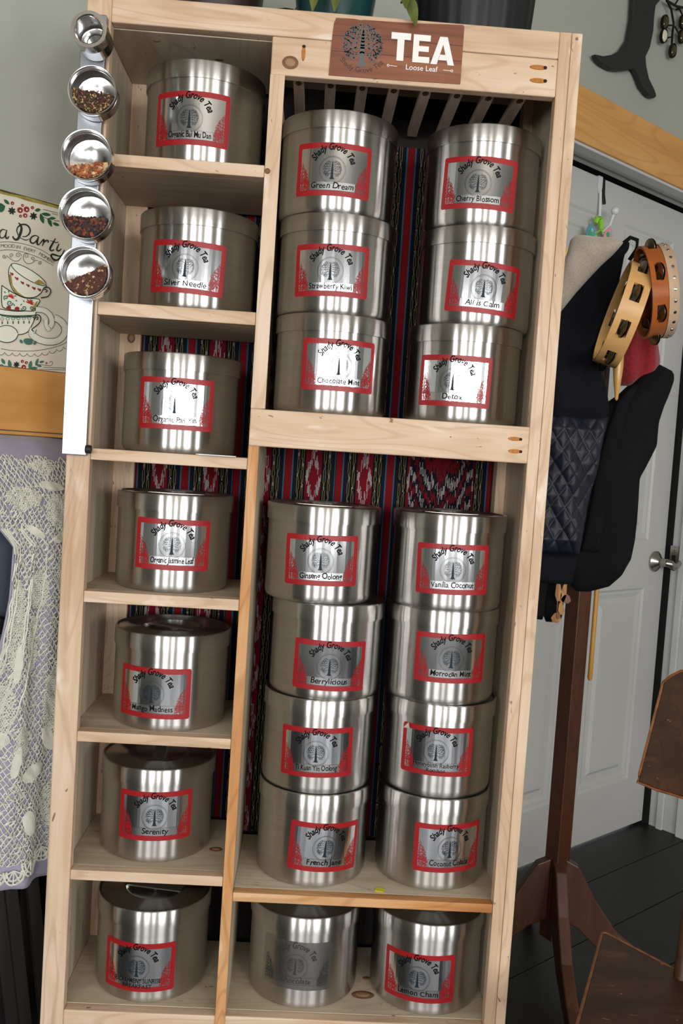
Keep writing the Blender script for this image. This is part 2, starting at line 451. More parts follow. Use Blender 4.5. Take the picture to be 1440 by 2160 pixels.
# black strips painting the shade of the door gap; jamb, stops and head, casing
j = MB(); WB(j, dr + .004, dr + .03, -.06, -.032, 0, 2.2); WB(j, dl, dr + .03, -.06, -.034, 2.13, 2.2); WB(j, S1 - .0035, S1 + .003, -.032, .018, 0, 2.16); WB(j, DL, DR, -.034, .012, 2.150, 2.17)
struct('gap_shade', j, VOID)
j = MB(); WB(j, S1 - .002, S1 + .006, .0185, .052, 0, DT); WB(j, S1 - .014, S1 + .006, .052, .075, 0, DT); WB(j, S1 - .003, S1 + .006, .075, D0 + .02, 0, DT)
struct('trim_2', j, WHITE_TRIM, bevel=.002)
j = MB(); WB(j, DL, DR, .0125, .03, 2.146, 2.17); WB(j, DL, DR, .03, .085, 2.152, 2.17); WB(j, DL, DR, .085, D0 + .012, 2.132, 2.17)
struct('trim_4', j, WHITE_TRIM, bevel=.002)
j = MB(); WB(j, DL - .1, S1, D0, D0 + .02, 2.139, 2.283); struct('trim_1', j, FIR, bevel=.003)
j = MB(); WB(j, S1 - .02, S1 + .004, D0 + .02, D0 + .10, 0, 2.139); struct('trim_6', j, WHITE_TRIM, bevel=.003)
pl = MB(); WB(pl, S1 - .0165, S1 - .0135, .02, .05, .925, 1.005)
sp = part('strike_plate', pl, NICKEL, bpy.data.objects['trim_2'])
m = MB(); WB(m, S1 - .0172, S1 - .0160, .028, .042, .945, .972); part('latch_hole', m, VOID, sp)
for zz in (.936, .994):
    m = MB(); m.lathe([(0, .003), (.005, .0028), (.006, 0)], 12, Matrix.Translation(W(S1 - .0165, .035, zz)) @ Matrix(((-E1.x, 0, 0, 0), (-E1.y, 0, 0, 0), (0, 0, 1, 0), (0, 0, 0, 1))).to_3x3().to_4x4() if False else Matrix.Translation(W(S1 - .0165, .035, zz)) @ (-E1).to_track_quat('Z', 'Y').to_matrix().to_4x4())
    part('screw', m, NICKEL, sp, True)
# chair rail left of the cabinet
j = MB(); WB(j, S0, .10, D0, D0 + .018, 1.246, 1.352); WB(j, S0, .10, D0, D0 + .022, 1.2385, 1.2445); struct('trim_5', j, FIR, bevel=.0015)

# ------------------------------------------------------------------ the cabinet
ZO = 1.2248                         # height of the shelf reference above the floor
CW = .755
cab = thing('tea_cabinet', 'tall open shelf cabinet of pale whitewashed pine holding the steel canisters', 'shelf', (.377, .12, 0))
def cb(name, x0, x1, y0, y1, z0, z1, m, bevel=.0016, parent=None, label=None):
    b = MB(); b.box(x0, x1, y0, y1, z0, z1)
    return part(name, b, m, parent or cab, bevel=bevel, label=label)
zt, zrb, zrr = ZO + .6845, ZO + .6438, ZO + .5864
LX, RX, DA, DB = .037, .7198, .2806, .2971
Zs = dict(s1=(.4499, .4315), s2=(.2266, .2066), s3=(.0007, -.0170), s4=(-.2226, -.2405), s5=(-.4467, -.4633), s6=(-.6721, -.6884))
BACK = .2275
cb('post', 0, LX, 0, .02, 0, zt, pine('z'), .002)
cb('post', RX, CW - .017, 0, .02, 0, zt, pine('z'), .0012)
cb('post', CW - .0165, CW, 0, .03, 0, zt, pine('z'), .0012)
cb('back_post', .0239, .062, BACK, .240, 0, zt - .02, pine('z'))
cb('back_post', .716, .7338, BACK - .02, .240, 0, zt - .02, pine('z'))
cb('side_panel', .002, .0239, .0202, .2395, .22, zt - .02, panel_wood('z'), .0008)
cb('side_panel', .7338, CW - .002, .0302, .2395, .22, zt - .02, panel_wood('z'), .0008)
rail = cb('top_rail', LX, RX, 0, .02, zrb, zt, pine('x'), .002)
rail2 = cb('header_rail', DA, RX, .0004, .02, zrr, zrb - .0006, pine('x'), .002)
cb('top_board', .002, CW - .002, .0204, .2495, zt - .019, zt - .001, panel_wood('x'), .001)
cb('ceiling_board', .0242, DA, .0206, .227, zrb - .001, zrb + .012, panel_wood('y'), .001)
cb('divider', DA, DB, 0, .2272, .235, zrb - .0006 if False else zrr - .0006, panel_wood('z'), .0008)
fr_ = cb('divider_edge', DA, DB + .006, -.0025, -.0002, ZO + .0790, zrr - .0008, pine('z'), .0008)
cb('divider_edge', DA, DB, -.0025, -.0002, .235, ZO + .0200, raw_pine('z'), .0008, label='raw orange front edge of the divider')
for k, (a, b) in Zs.items():
    cb('shelf', LX - .0128 if False else .0242, DA - .0004, .0206, .2272, ZO + b, ZO + a, panel_wood('x'), .0008)
    cb('shelf_edge', LX + .0004, DA - .0004, 0, .0202, ZO + b, ZO + a, pine('x'), .0012)
mid = cb('middle_rail', DA, RX - .0004, -.0028, .0195, ZO + .0204, ZO + .0782, pine('x'), .002)
cb('middle_shelf', DB, .7336, .020, .2272, ZO + .058, ZO + .0775, panel_wood('x'), .0008)
cb('lower_shelf', DB + .0003, .7336, .0204, .2272, ZO - .7123, ZO - .6976, panel_wood('x'), .0008)
cb('shelf_edge', DB + .0003, RX - .0004, .0006, .0202, ZO - .7123, ZO - .6976, raw_pine('x'), .0012, label='raw orange shelf front edge')
ZB = .3206
cb('bottom_board', .0242, .7336, .0204, .2272, ZB - .018, ZB, panel_wood('x'), .0008)
cb('bottom_rail', LX, RX, .0006, .0202, ZB - .075, ZB - .0004, pine('x'), .002)
cb('light_stop_board', .03, .74, .2455, .2495, .25, zt - .0195, mat('dark_backing', srgb(26, 20, 18), .9), 0)  # unseen dark board added behind the textile so no light leaks through
for k in range(8):
    x = .3231 + .04985 * k
    sl = cb('slat', x - .0085, x + .0085, .0205, .2270, zrr + .003, zrr + .015, wood('grey_slat', srgb(150, 126, 110), srgb(188, 166, 150), srgb(210, 190, 176), 'y'), .0012)
    e = MB(); e.lathe([(0, -.0006), (.0042, -.0004), (.0050, 0)], 14, Matrix.Translation((x, .034, zrr + .003)) @ Matrix.Diagonal((1, 1.9, 1, 1)))
    part('dowel_hole', e, mat('dowel_dark', srgb(70, 44, 26), .8), sl, True)
# drilled screw pockets, knots
POCK = mat('pocket_raw', srgb(172, 108, 40), .7, 0, .25, 300)
def pocket(x, z, l, h, y, parent, vert=False):
    b = MB()
    prof = [(1, .0003), (.8, -.0004), (.0, -.0006)]
    mt = Matrix.Translation((x, y, z)) @ Matrix.Rotation(PI / 2, 4, 'X') @ Matrix.Diagonal((l, h, 1, 1))
    b.lathe([(1, -.0002), (.93, .0006), (.0, .0007)], 20, mt)
    o = part('screw_pocket', b, POCK, parent, True)
    b = MB(); mt = Matrix.Translation((x + (0 if vert else l * .78), y - .0008, z + (h * .8 if vert else 0))) @ Matrix.Rotation(PI / 2, 4, 'X') @ Matrix.Diagonal((l * (.9 if vert else .22), h * (.2 if vert else .7), 1, 1))
    b.lathe([(1, 0), (0, .0001)], 12, mt); part('pocket_shadow_hole', b, mat('hole_dark', srgb(40, 24, 12), .9), o, True)
pocket(.690, 1.8536, .0135, .0038, 0, rail2); pocket(.6915, 1.8338, .0135, .0038, 0, rail2)
pocket(.329, 1.8461, .0030, .012, 0, rail2, True)
pocket(.697, 1.2828, .0115, .0034, -.0028, mid); pocket(.6985, 1.2635, .0115, .0034, -.0028, mid)
KNOT = mat('knot_brown', srgb(112, 76, 50), .7, 0, .3, 120)
KNOT2 = mat('knot_core', srgb(150, 116, 86), .7, 0, .2, 90)
def knot(x, y, z, r, q, n_, parent, core=True):
    rot = Vector(n_).to_track_quat('Z', 'Y').to_matrix().to_4x4()
    b = MB(); b.lathe([(0, .0005), (r * .8, .0004), (r, -.0003)], 18, Matrix.Translation((x, y, z)) @ rot @ Matrix.Diagonal((1, q, 1, 1)))
    o = part('knot', b, KNOT, parent, True)
    if core:
        b = MB(); b.lathe([(0, .0009), (r * .55, .0008), (r * .62, .0004)], 18, Matrix.Translation((x, y, z)) @ rot @ Matrix.Diagonal((1, q, 1, 1))); part('knot_core', b, KNOT2, o, True)
knot(.3098, -.0004, 1.8305, .0125, .8, (0, -1, 0), rail2)
knot(.2850, -.0028, 1.6655, .0045, 1, (0, -1, 0), fr_, False)
knot(.2585, .10, .5531, .0115, .75, (0, 0, 1), cab); knot(.525, .075, .3210, .020, .6, (0, 0, 1), cab)
knot(.535, .125, .3210, .008, .6, (0, 0, 1), cab, False)
knot(.097, .05, 1.8679, .007, .6, (0, 0, -1), cab); knot(.19, .1, 1.8679, .009, .5, (0, 0, -1), cab, False)
knot(.045, .2272, 1.425, .007, 1.3, (0, -1, 0), cab)
# yellow paper scrap and thin white spatula on the shelves
b = MB(); b.prism([(.528, .028), (.543, .024), (.546, .034), (.538, .040), (.531, .037)], .5274, .5282)
o = link('paper_scrap', b.mesh('paper_scrap', mat('yellow_paper', srgb(206, 200, 30), .8))); tag(o, 'small torn yellow paper scrap lying between the two lowest stacked canisters', 'paper')
b = MB(); b.prism([(.200, -.006), (.205, -.011), (.255, -.010), (.2625, -.006), (.2625, -.002), (.255, .001), (.206, .002)], 1.2258, 1.2276)
o = link('white_tag', b.mesh('white_tag', mat('white_plastic', srgb(222, 224, 224), .4)), bevel=.0005); tag(o, 'thin white plastic tag lying on a left shelf edge below the third canister', 'tag')

# ------------------------------------------------------------------ woven textile behind the shelves
def textile():
    x0, x1, z0, z1 = .062, .7135, .528, 1.80
    nx, nz = 540, 400
    xs = np.linspace(x0, x1, nx + 1); zs_ = np.linspace(z0, z1, nz + 1)
    X, Z = np.meshgrid(xs, zs_)
    Yv = .2425 + .0009 * np.sin(X * 34) + .0006 * np.sin(Z * 9 + X * 20)
    V = np.stack([X, Yv, Z], -1).reshape(-1, 3)
    idx = np.arange((nx + 1) * (nz + 1)).reshape(nz + 1, nx + 1)
    F = np.stack([idx[:-1, :-1], idx[:-1, 1:], idx[1:, 1:], idx[1:, :-1]], -1).reshape(-1, 4)
    me = bpy.data.meshes.new('woven_textile'); me.from_pydata(V.tolist(), [], F.tolist()); me.update()
    cx = ((X[:-1, :-1] + X[1:, 1:]) / 2).ravel(); cz = ((Z[:-1, :-1] + Z[1:, 1:]) / 2).ravel()
    per = .0935; t = ((cx - .3855 + per / 2) % per) - per / 2; at = np.abs(t)
    jit = rng.normal(0, 1, cx.shape) * .0016
    streak = np.repeat(rng.normal(0, 1, (nz, 1)), nx, 1).ravel()
    c = np.zeros((cx.size, 3)); c[:] = srgb(24, 25, 30)[:3]
    c[(at > .031) & (at < .038)] = srgb(30, 34, 52)[:3]
    redm = at < .0145; c[redm] = srgb(150, 24, 42)[:3]
    colj = np.repeat(rng.normal(0, 1, (1, nx)), nz, 0).ravel() * .0065
    blk = np.repeat(np.repeat(rng.random((nz // 5, nx)), 5, 0), 1, 1).ravel()
    dz = ((cz + colj) % .092) / .092
    zig = at - .0125 * np.abs(1 - 2 * dz)
    c[redm & (np.abs(zig) < .0030) & (blk > .22)] = srgb(206, 196, 194)[:3]
    c[redm & (zig < -.0075) & (dz > .42) & (dz < .58)] = srgb(60, 16, 40)[:3]
    hp = per / 2
    c[at > hp - .0062] = srgb(156, 26, 36)[:3]
    c[(at > hp - .0086) & (at < hp - .0066)] = srgb(64, 130, 158)[:3]
    for o in (.0203, .0283):
        ln = np.abs(at - o); ph = ((cz + (0 if o < .025 else .019)) % .038) / .038
        oval = .0019 * np.sqrt(np.clip(np.sin(np.clip((ph - .14) / .86, 0, 1) * PI), 0, 1))
        c[(np.abs(ln - oval) < .00062) & (ph > .14)] = srgb(150, 138, 96)[:3]
        c[(ln < .0016) & (ph <= .14) & (blk > .3)] = srgb(186, 180, 160)[:3]
    big = (cx > .563) & (cx < .679); tx = np.abs(cx - .621) / .058
    c[big] = srgb(30, 26, 40)[:3]
    d2 = ((cz + colj * 1.2) % .19) / .19; r = tx * 1.05 + np.abs(2 * d2 - 1)
    wave = np.sin(r * 11 + 1.5 * np.sin(tx * 9))
    c[big & (wave > .62) & (blk > .25)] = srgb(196, 188, 188)[:3]
    c[big & (wave < -.80)] = srgb(146, 26, 38)[:3]
    c[big & (r < .25)] = srgb(140, 24, 38)[:3]
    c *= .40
    rgba = np.concatenate([c, np.ones((c.shape[0], 1))], 1).astype(np.float32)
    at_ = me.attributes.new('weave', 'FLOAT_COLOR', 'FACE'); at_.data.foreach_set('color', rgba.ravel())
    m, N, L, P = base_mat('ikat_weave'); P.inputs['Roughness'].default_value = .9; P.inputs['Specular IOR Level'].default_value = .15
    a = N.new('ShaderNodeAttribute'); a.attribute_name = 'weave'
    tc = N.new('ShaderNodeTexCoord'); wv = N.new('ShaderNodeTexNoise'); wv.inputs['Scale'].default_value = 900
    L.new(tc.outputs['Object'], wv.inputs['Vector'])
    bp = N.new('ShaderNodeBump'); bp.inputs['Strength'].default_value = .4; bp.inputs['Distance'].default_value = .0006
    L.new(wv.outputs['Fac'], bp.inputs['Height']); L.new(bp.outputs[0], P.inputs['Normal']); L.new(a.outputs['Color'], P.inputs['Base Color'])
    me.materials.append(m)
    o = link('woven_textile', me)
    tag(o, 'dark woven textile with red, blue and white ikat stripes hung behind the shelves', 'textile')
textile()

# ------------------------------------------------------------------ steel canisters
JR, JB, JH = .0965, .0940, .1585
m = MB(); m.lathe([(0, .0015), (.078, .0015), (.082, .0), (.0860, .0004), (.0912, .0032), (.0932, .0075), (JB, .013), (JB, .131), (.090, .132), (0, .132)], 96)
ME_BODY = m.mesh('body', STEEL, True)
m = MB(); m.lathe([(.0930, .1305), (JR, .1305), (JR, .1560), (.0955, .1574), (.0945, .1580), (.0925, .1576), (.0905, .1556), (.0565, .1560), (.0535, .1572), (.0500, .1566), (.0470, .1520), (.0400, .1480), (.022, .1462), (0, .1460), ], 96)
ME_LID = m.mesh('lid', STEEL_LID, True)
m = MB()
m.box(-.0095, .0095, -.047, .047, .1545, .1565); m.box(-.0095, .0095, -.0475, -.044, .1515, .1556); m.box(-.0095, .0095, .044, .0475, .1515, .1556)
ME_BAR = m.mesh('handle_bar', STEEL_TOP)
m = MB(); m.lathe([(.0905, .15575), (.0565, .15620), ], 64); m.lathe([(.0470, .15215), (.0400, .14815), (.022, .14635), (0, .14615)], 64)

LW, LH = .124, .0815
def TL(layer):
    R = JB + .0002 + layer
    return lambda s_, t: Vector((R * math.sin(s_ / R), -R * math.cos(s_ / R), t))
def curved_rect(x0, x1, z0, z1, layer, nx=20, rad=0):
    b = MB(); T = TL(layer); xs = [x0 + (x1 - x0) * i / nx for i in range(nx + 1)]
    if rad: xs = sorted(set(xs + [x0 + rad * k / 3 for k in range(4)] + [x1 - rad * k / 3 for k in range(4)]))
    def inset(x):
        e = min(x - x0, x1 - x)
        return rad - math.sqrt(max(0, rad * rad - (rad - e) ** 2)) if rad and e < rad else 0
    for a, c_ in zip(xs, xs[1:]):
        b.add([T(a, z0 + inset(a)), T(c_, z0 + inset(c_)), T(c_, z1 - inset(c_)), T(a, z1 - inset(a))], [(0, 1, 2, 3)])
    return b
def no_fix(b, name, m_):  # flat prints: keep winding as made, smooth
    me = b.mesh(name, m_, 'all', fix=False); return me
def sticker(border, foil, red, ink, teal):
    p = {}
    p['label'] = no_fix(curved_rect(-LW / 2, LW / 2, -LH / 2, LH / 2, 0, 24, .0035), 'label', border)
    p['foil'] = no_fix(curved_rect(-.0545, .0545, -.0325, .0320, .00015, 22), 'foil', foil)
    p['name_strip'] = no_fix(curved_rect(-.0370, .0370, -.0322, -.0192, .00028, 16), 'name_strip', NAMEPLATE if foil is FOIL else FOIL_GREY)
    b = MB(); T = TL(.00042); cx, cz = -.001, -.0010
    put_arc(b, 'Shady Grove Tea', cx, cz, .0308, 88, .0148, T, .024, .3, .70, xs=.78)
    p['title_lettering'] = no_fix(b, 'title_lettering', ink)
    b = MB(); tree_print(b, cx, cz + .0005, .0158, T, 4, .55); p['tree_emblem'] = no_fix(b, 'tree_emblem', teal)
    b = MB(); ring2(b, cx, cz, .0210, .0002, T); ring2(b, cx, cz, .0196, .00014, T)
    for q in [((-.037, -.0192), (.037, -.0192)), ((-.037, -.0322), (.037, -.0322)), ((-.037, -.0192), (-.037, -.0322)), ((.037, -.0192), (.037, -.0322))]:
        k = 8
        for i in range(k):
            f = lambda u: (q[0][0] + (q[1][0] - q[0][0]) * u, q[0][1] + (q[1][1] - q[0][1]) * u)
            ribbon(b, f(i / k), f((i + 1) / k), .00013, .00013, T)
    p['fine_lines'] = no_fix(b, 'fine_lines', GREY_INK)
    rn = random.Random(12); T2 = TL(.00036)
    for sx in (-1, 1):
        b = MB()
        def ins(q, sx=sx):
            x, z = q[0] * sx, q[1]
            return x < .0565 and z > -.0342 and z < .0125 and (x > .0365 + max(0, (z + .030)) ** 2 * 9.0)
        for k in range(8):
            z = -.033 + k * .0055
            grow(b, (sx * .0562, z), PI / 2 + sx * (PI / 2 - .35 - .05 * k) if False else (PI - .55 if sx > 0 else .55), .0044, .00050, 6, T2, ins, rn, .66, .94)
        for k in range(4):
            grow(b, (sx * (.0555 - k * .0040), -.0338), math.radians(90 + sx * (12 + 8 * k)), .0044, .00050, 6, T2, ins, rn, .66, .94)
        p['branch_motif%d' % sx] = no_fix(b, 'branch_motif', red)
    return p
STK = sticker(RED, FOIL, RED, INK, TEAL_INK)
STK_GREY = sticker(mat('faded_sticker', (.40, .39, .37, 1), .34, 1, .06, 60), FOIL_GREY, GREY_INK, GREY_INK, GREY_INK)

CAN = [ # x, y, base z, handwritten name lines, label arc offset, label height, tilt, lid turn, description
 (.1707, .1132, 1.6747, ['Organic Bai Mu Dan'], -.0111, .0691, -.2, 20, 'steel canister on the topmost left shelf under the cabinet ceiling'),
 (.1719, .1137, 1.4514, ['Silver Needle'], -.0065, .0653, -1.8, 70, 'steel canister on the second left shelf from the top'),
 (.1567, .1134, 1.2255, ['Organic Pan Yin'], .0041, .0780, -.1, 120, 'steel canister on the third left shelf from the top, above the white tag'),
 (.1571, .1129, 1.0022, ['Organic Jasmine Leaf'], .0115, .0780, -.5, 95, 'steel canister on the fourth left shelf from the top'),
 (.1653, .1058, .7781, ['Mango Madness'], -.0160, .0634, .2, 62, 'steel canister on the fifth left shelf from the top, lid bar lying slantwise'),
 (.1508, .1252, .5527, ['Serenity'], .0116, .0800, .3, 4, 'steel canister on the sixth left shelf, lid bar pointing to the front'),
 (.1571, .1151, .3206, ['ESCARPMENT SUNRISE', 'BREAKFAST'], -.0093, .0626, -.3, 80, 'steel canister at the bottom of the left column'),
 (.4200, .1165, .3206, ['Chocolate'], -.0135, .0760, -1.5, 80, 'steel canister with a faded grey label on the bottom board'),
 (.6330, .1125, .3206, ['Lemon Cham'], -.0239, .0647, 1.0, 100, 'steel canister with red label in the bottom right corner of the cabinet'),
 (.4038, .1117, 1.3030, ['Chocolate Mint'], .0113, .0780, 0, 30, 'lowest steel canister of the upper stack beside the divider'),
 (.4005, .1160, 1.4600, ['Strawberry Kiwi'], -.0087, .0686, .8, 50, 'middle steel canister of the upper stack beside the divider'),
 (.3936, .1155, 1.6170, ['Green Dream'], -.0086, .0665, -.6, 10, 'top steel canister of the upper stack beside the divider'),
 (.6259, .1187, 1.3030, ['Detox'], -.0282, .0669, -.8, 85, 'lowest steel canister of the upper stack by the right post'),
 (.6372, .1229, 1.4600, ['All is Calm'], .0000, .0600, -3.2, 40, 'middle steel canister of the upper right stack, its label sitting crooked'),
 (.6349, .1231, 1.6170, ['Cherry Blossom'], -.0189, .0663, -1.8, 0, 'top steel canister of the upper stack by the right post'),
 (.4217, .1181, .5272, ['French Jane'], .0220, .0695, -2.6, 60, 'bottom steel canister of the lower four-high stack beside the divider'),
 (.4214, .1163, .6842, ['Ti Kuan Yin Oolong'], -.0034, .0712, 1.0, 20, 'second canister from the bottom of the lower stack beside the divider'),
 (.4251, .1113, .8412, ['Berrylicious'], .0057, .0590, -.8, 75, 'third canister from the bottom of the lower stack beside the divider'),
 (.4077, .1112, .9982, ['Ginseng Oolong'], -.0021, .0716, .9, 85, 'top steel canister of the lower four-high stack beside the divider'),
 (.6289, .1261, .5272, ['Coconut Colada'], .0212, .0749, 0, 15, 'bottom steel canister of the lower four-high stack by the right panel'),
 (.6293, .1269, .6842, ['Honeybush Rasberry', 'Rooibos'], -.0141, .0800, 0, 33, 'steel canister in the lower right stack with a peeling label corner'),
 (.6223, .1221, .8412, ['Morrocan Mint'], .0062, .0800, -.1, 66, 'third canister from the bottom of the lower right stack'),
 (.6213, .1103, .9982, ['Vanilla Coconut'], -.0029, .0700, 1.2, 92, 'top steel canister of the lower four-high stack by the right panel'),
]
def skew(me, deg):
    # turn a sticker a little on the curved wall it is stuck to
    me = me.copy(); n_ = len(me.vertices); co = np.empty(n_ * 3); me.vertices.foreach_get('co', co); co = co.reshape(-1, 3)
    r = np.hypot(co[:, 0], co[:, 1]); a = np.arctan2(co[:, 0], -co[:, 1]) * r; t = co[:, 2]; c_, s_ = math.cos(math.radians(deg)), math.sin(math.radians(deg))
    a2, t2 = a * c_ - t * s_, a * s_ + t * c_
    co = np.stack([r * np.sin(a2 / r), -r * np.cos(a2 / r), t2], 1); me.vertices.foreach_set('co', co.ravel()); me.update()
    return me
for i, (x, y, z, names, so, lz, tilt, turn, desc) in enumerate(CAN):
    t = thing('steel_canister', desc, 'canister', (x, y, z), 'labelled steel tea canisters')
    link('body', ME_BODY, t, True)
    lid = link('lid', ME_LID, t, True); lid.rotation_euler.z = math.radians(turn)
    link('handle_bar', ME_BAR, lid, True)
    S = STK_GREY if 'faded' in desc else STK
    lab = link('label', S['label'], t, True); lab.location.z = lz
    R = JB
    lab.rotation_euler = (0, 0, so / R)
    if abs(tilt) > .3: lab.data = skew(lab.data, tilt)
    lab['label'] = 'faded grey foil sticker' if S is STK_GREY else 'red-bordered foil sticker with tree emblem'
    for k in ('foil', 'name_strip', 'title_lettering', 'tree_emblem', 'fine_lines', 'branch_motif-1', 'branch_motif1'):
        link(k.rstrip('-1'), skew(S[k], tilt) if abs(tilt) > .3 else S[k], lab, True)
    b = MB(); T = TL(.00045)
    if len(names) == 1: put_text(b, names[0], 0, -.0292, .0128, T, .10, .012 if i % 3 else .02, .08 * (i % 2), i, .070)
    else:
        put_text(b, names[0], 0, -.0262, .0105, T, .09, 0.004, .05, i, .078); put_text(b, names[1], 0, -.0345, .0095, T, .09, 0.004, .05, i + 50, .06)
    hn = no_fix(b, 'handwritten_name', GREY_INK if S is STK_GREY else INK)
    link('handwritten_name', skew(hn, tilt) if abs(tilt) > .3 else hn, lab, True)
    if 'peeling' in desc:
        b = MB(); T0 = TL(.0012)
        b.add([TL(.0006)(-.0622, .0300), TL(.0006)(-.0520, .0410), TL(.006)(-.0490, .0330)], [(0, 1, 2)])
        part('peeled_corner', b, mat('sticker_back', srgb(206, 200, 190), .6), lab, local=True)

# ------------------------------------------------------------------ magnetic rack with tins
rk = thing('steel_rack', 'brushed steel magnetic strip fixed to the left cabinet post', 'rack', (.016, -.006, ZO + .04 - .0))
b = MB(); b.box(-.0035, .0335, -.0145, -.0005, 1.2135, 1.872); part('strip', b, STRIP, rk, bevel=.0012)
b = MB(); b.lathe([(0, 0), (.0062, 0), (.0066, .004), (.0062, .0085), (0, .0095)], 18, Matrix.Translation((.0325, -.0125, 1.2235)) @ Matrix.Rotation(PI / 2, 4, 'Y')); part('rubber_foot', b, BLACK, rk, True, label='black rubber foot')
def tin(x, z, r, depth, desc, kind, slope=0, level=0.0):
    """round tin on the strip, glass lid to the room"""
    y0 = -.0148
    t = thing('spice_tin', desc, 'tin', (x, y0, z), 'round magnetic tea sample tins')
    Mx = Matrix.Rotation(PI / 2, 4, 'X')          # local z -> -y
    h = depth
    rb = r * .955
    b = MB(); b.lathe([(0, 0), (rb * .55, 0), (rb * .60, .0012), (rb * .92, .0012), (rb, .004), (rb, h * .72), (r * .965, h * .73), (r * .965, h * .73 + .0012), (rb * .93, h * .73 + .0012), (rb * .92, .0035), (rb * .86, .0028), (rb * .60, .0028), (rb * .55, .0016), (0, .0016)], 56, Mx)
    part('body', b, CHROME, t, True, True)
    b = MB()
    if kind == 'empty':
        b.lathe([(r * .975, h * .62), (r, h * .62), (r, h * .93), (r * .985, h), (r * .80, h * 1.0), (r * .74, h * .97), (r * .74, h * .93), (r * .95, h * .92), (r * .975, h * .62)], 56, Mx)
    else:
        b.lathe([(r * .975, h * .68), (r * .995, h * .68), (r * 1.0, h * .72), (r * .99, h * .745), (r * .99, h * .82), (r * 1.005, h * .84), (r * 1.005, h * .985), (r * .99, h), (r * .955, h * .995), (r * .95, h * .93), (r * .97, h * .92), (r * .975, h * .68)], 56, Mx)
    part('lid_rim', b, CHROME, t, True, True)
    k = .74 if kind == 'empty' else .952
    b = MB(); b.lathe([(0, h * .955), (r * k, h * .955), (r * k, h * .94), (0, h * .94)], 40, Mx)
    part('glass', b, glass_mat(), t, False, True)
    if kind == 'empty': return
    rn = random.Random(int(z * 1000)); V = []; F = []; pal = {
        'herbs': [srgb(74, 52, 34), srgb(54, 36, 26), srgb(96, 70, 44), srgb(196, 170, 110), srgb(62, 44, 30), srgb(120, 60, 50)],
        'fruit': [srgb(176, 96, 50), srgb(206, 166, 110), srgb(150, 78, 50), srgb(196, 130, 80), srgb(222, 200, 150), srgb(130, 80, 60)],
        'berry': [srgb(60, 34, 34), srgb(40, 36, 52), srgb(150, 70, 40), srgb(84, 40, 34), srgb(120, 76, 44), srgb(46, 30, 34)],
        'red': [srgb(96, 52, 40), srgb(112, 60, 46), srgb(84, 46, 38), srgb(124, 76, 58), srgb(206, 174, 124), srgb(104, 56, 44)]}[kind]
    big = {'herbs': (.0016, .0042), 'fruit': (.0035, .008), 'berry': (.003, .0065), 'red': (.0012, .0026)}[kind]
    cnt = {'herbs': 900, 'fruit': 240, 'berry': 330, 'red': 1700}[kind]
    mats_i = []
    zlo, zhi = .0030, h * .93
    for _ in range(cnt):
        for _t in range(40):
            px = rn.uniform(-1, 1) * rb * .90; pz = rn.uniform(-1, 1) * rb * .90
            if px * px + pz * pz < (rb * .88) ** 2 and pz < level * r + slope * px + rn.uniform(-.05, .02) * r: break
        else: continue
        py = -rn.uniform(zlo + .002, zhi - .002) if rn.random() < .35 else -(zhi - rn.uniform(.001, .006))
        ln = rn.uniform(*big); wd = ln * rn.uniform(.3, .75); th = wd * rn.uniform(.4, .9)
        ci = rn.randrange(len(pal)); 
        if kind == 'red' and ci == 4:
            if rn.random() < .8: ci = 0
            else: ln *= 1.9; wd = ln * .9
        rot = Matrix.Rotation(rn.uniform(0, 6.3), 3, 'Y') @ Matrix.Rotation(rn.uniform(-.7, .7), 3, 'X') @ Matrix.Rotation(rn.uniform(-.7, .7), 3, 'Z')
        n0 = len(V)
        for dx, dy, dz in ((-1, -1, -1), (1, -1, -.6), (1, 1, -1), (-1, 1, -.7), (-.8, -.8, 1), (.9, -1, .8), (.8, .9, 1), (-1, .8, .7)):
            q = rot @ Vector((dx * ln / 2, dy * th / 2, dz * wd / 2)); V.append((px + q.x, min(-zlo, max(-zhi, py + q.y)), pz + q.z))
        for f in ((0, 1, 2, 3), (4, 7, 6, 5), (0, 4, 5, 1), (1, 5, 6, 2), (2, 6, 7, 3), (3, 7, 4, 0)): F.append(tuple(a + n0 for a in f)); mats_i.append(ci)
    # the bulk of the fill
    bulk = []; nb = 24; ang0 = math.atan(slope)
    n0 = len(V); ring_pts = []
    for a in range(49):
        th = 2 * PI * a / 48; px, pz = rb * .87 * math.cos(th), rb * .87 * math.sin(th); pz = min(pz, level * r * .8 + slope * px - .03 * r); ring_pts.append((px, pz))
    for yy in (-zlo - .001, -(zhi - .004)):
        V += [(px, yy, pz) for px, pz in ring_pts[:-1]]
    for a in range(48): F.append((n0 + a, n0 + (a + 1) % 48, n0 + 48 + (a + 1) % 48, n0 + 48 + a)); mats_i.append(0)
    F.append(tuple(n0 + 48 + a for a in range(48))); mats_i.append(0); F.append(tuple(n0 + a for a in range(48))[::-1]); mats_i.append(0)
    me = bpy.data.meshes.new('loose_tea'); me.from_pydata(V, [], F); me.update()
    for ci, cc in enumerate(pal): me.materials.append(mat('tea_%s_%d' % (kind, ci), cc, .85, 0, .2, 300))
    me.polygons.foreach_set('material_index', mats_i)
    o = link('loose_tea', me, t, True); o['kind'] = 'stuff'
tin(.0215, 1.8265, .0262, .052, 'empty narrow steel tin, topmost on the magnetic strip', 'empty')
tin(.0262, 1.7475, .0355, .036, 'round tin with brown flaked herb tea, second from the top of the strip', 'herbs', -.08, .02)
tin(.0222, 1.6545, .0370, .036, 'round tin with chunky orange fruit pieces, third on the strip', 'fruit', .18, -.35)
tin(.0240, 1.5700, .0385, .036, 'round tin with dark purple berries and hibiscus, fourth on the strip', 'berry', .02, -.1)
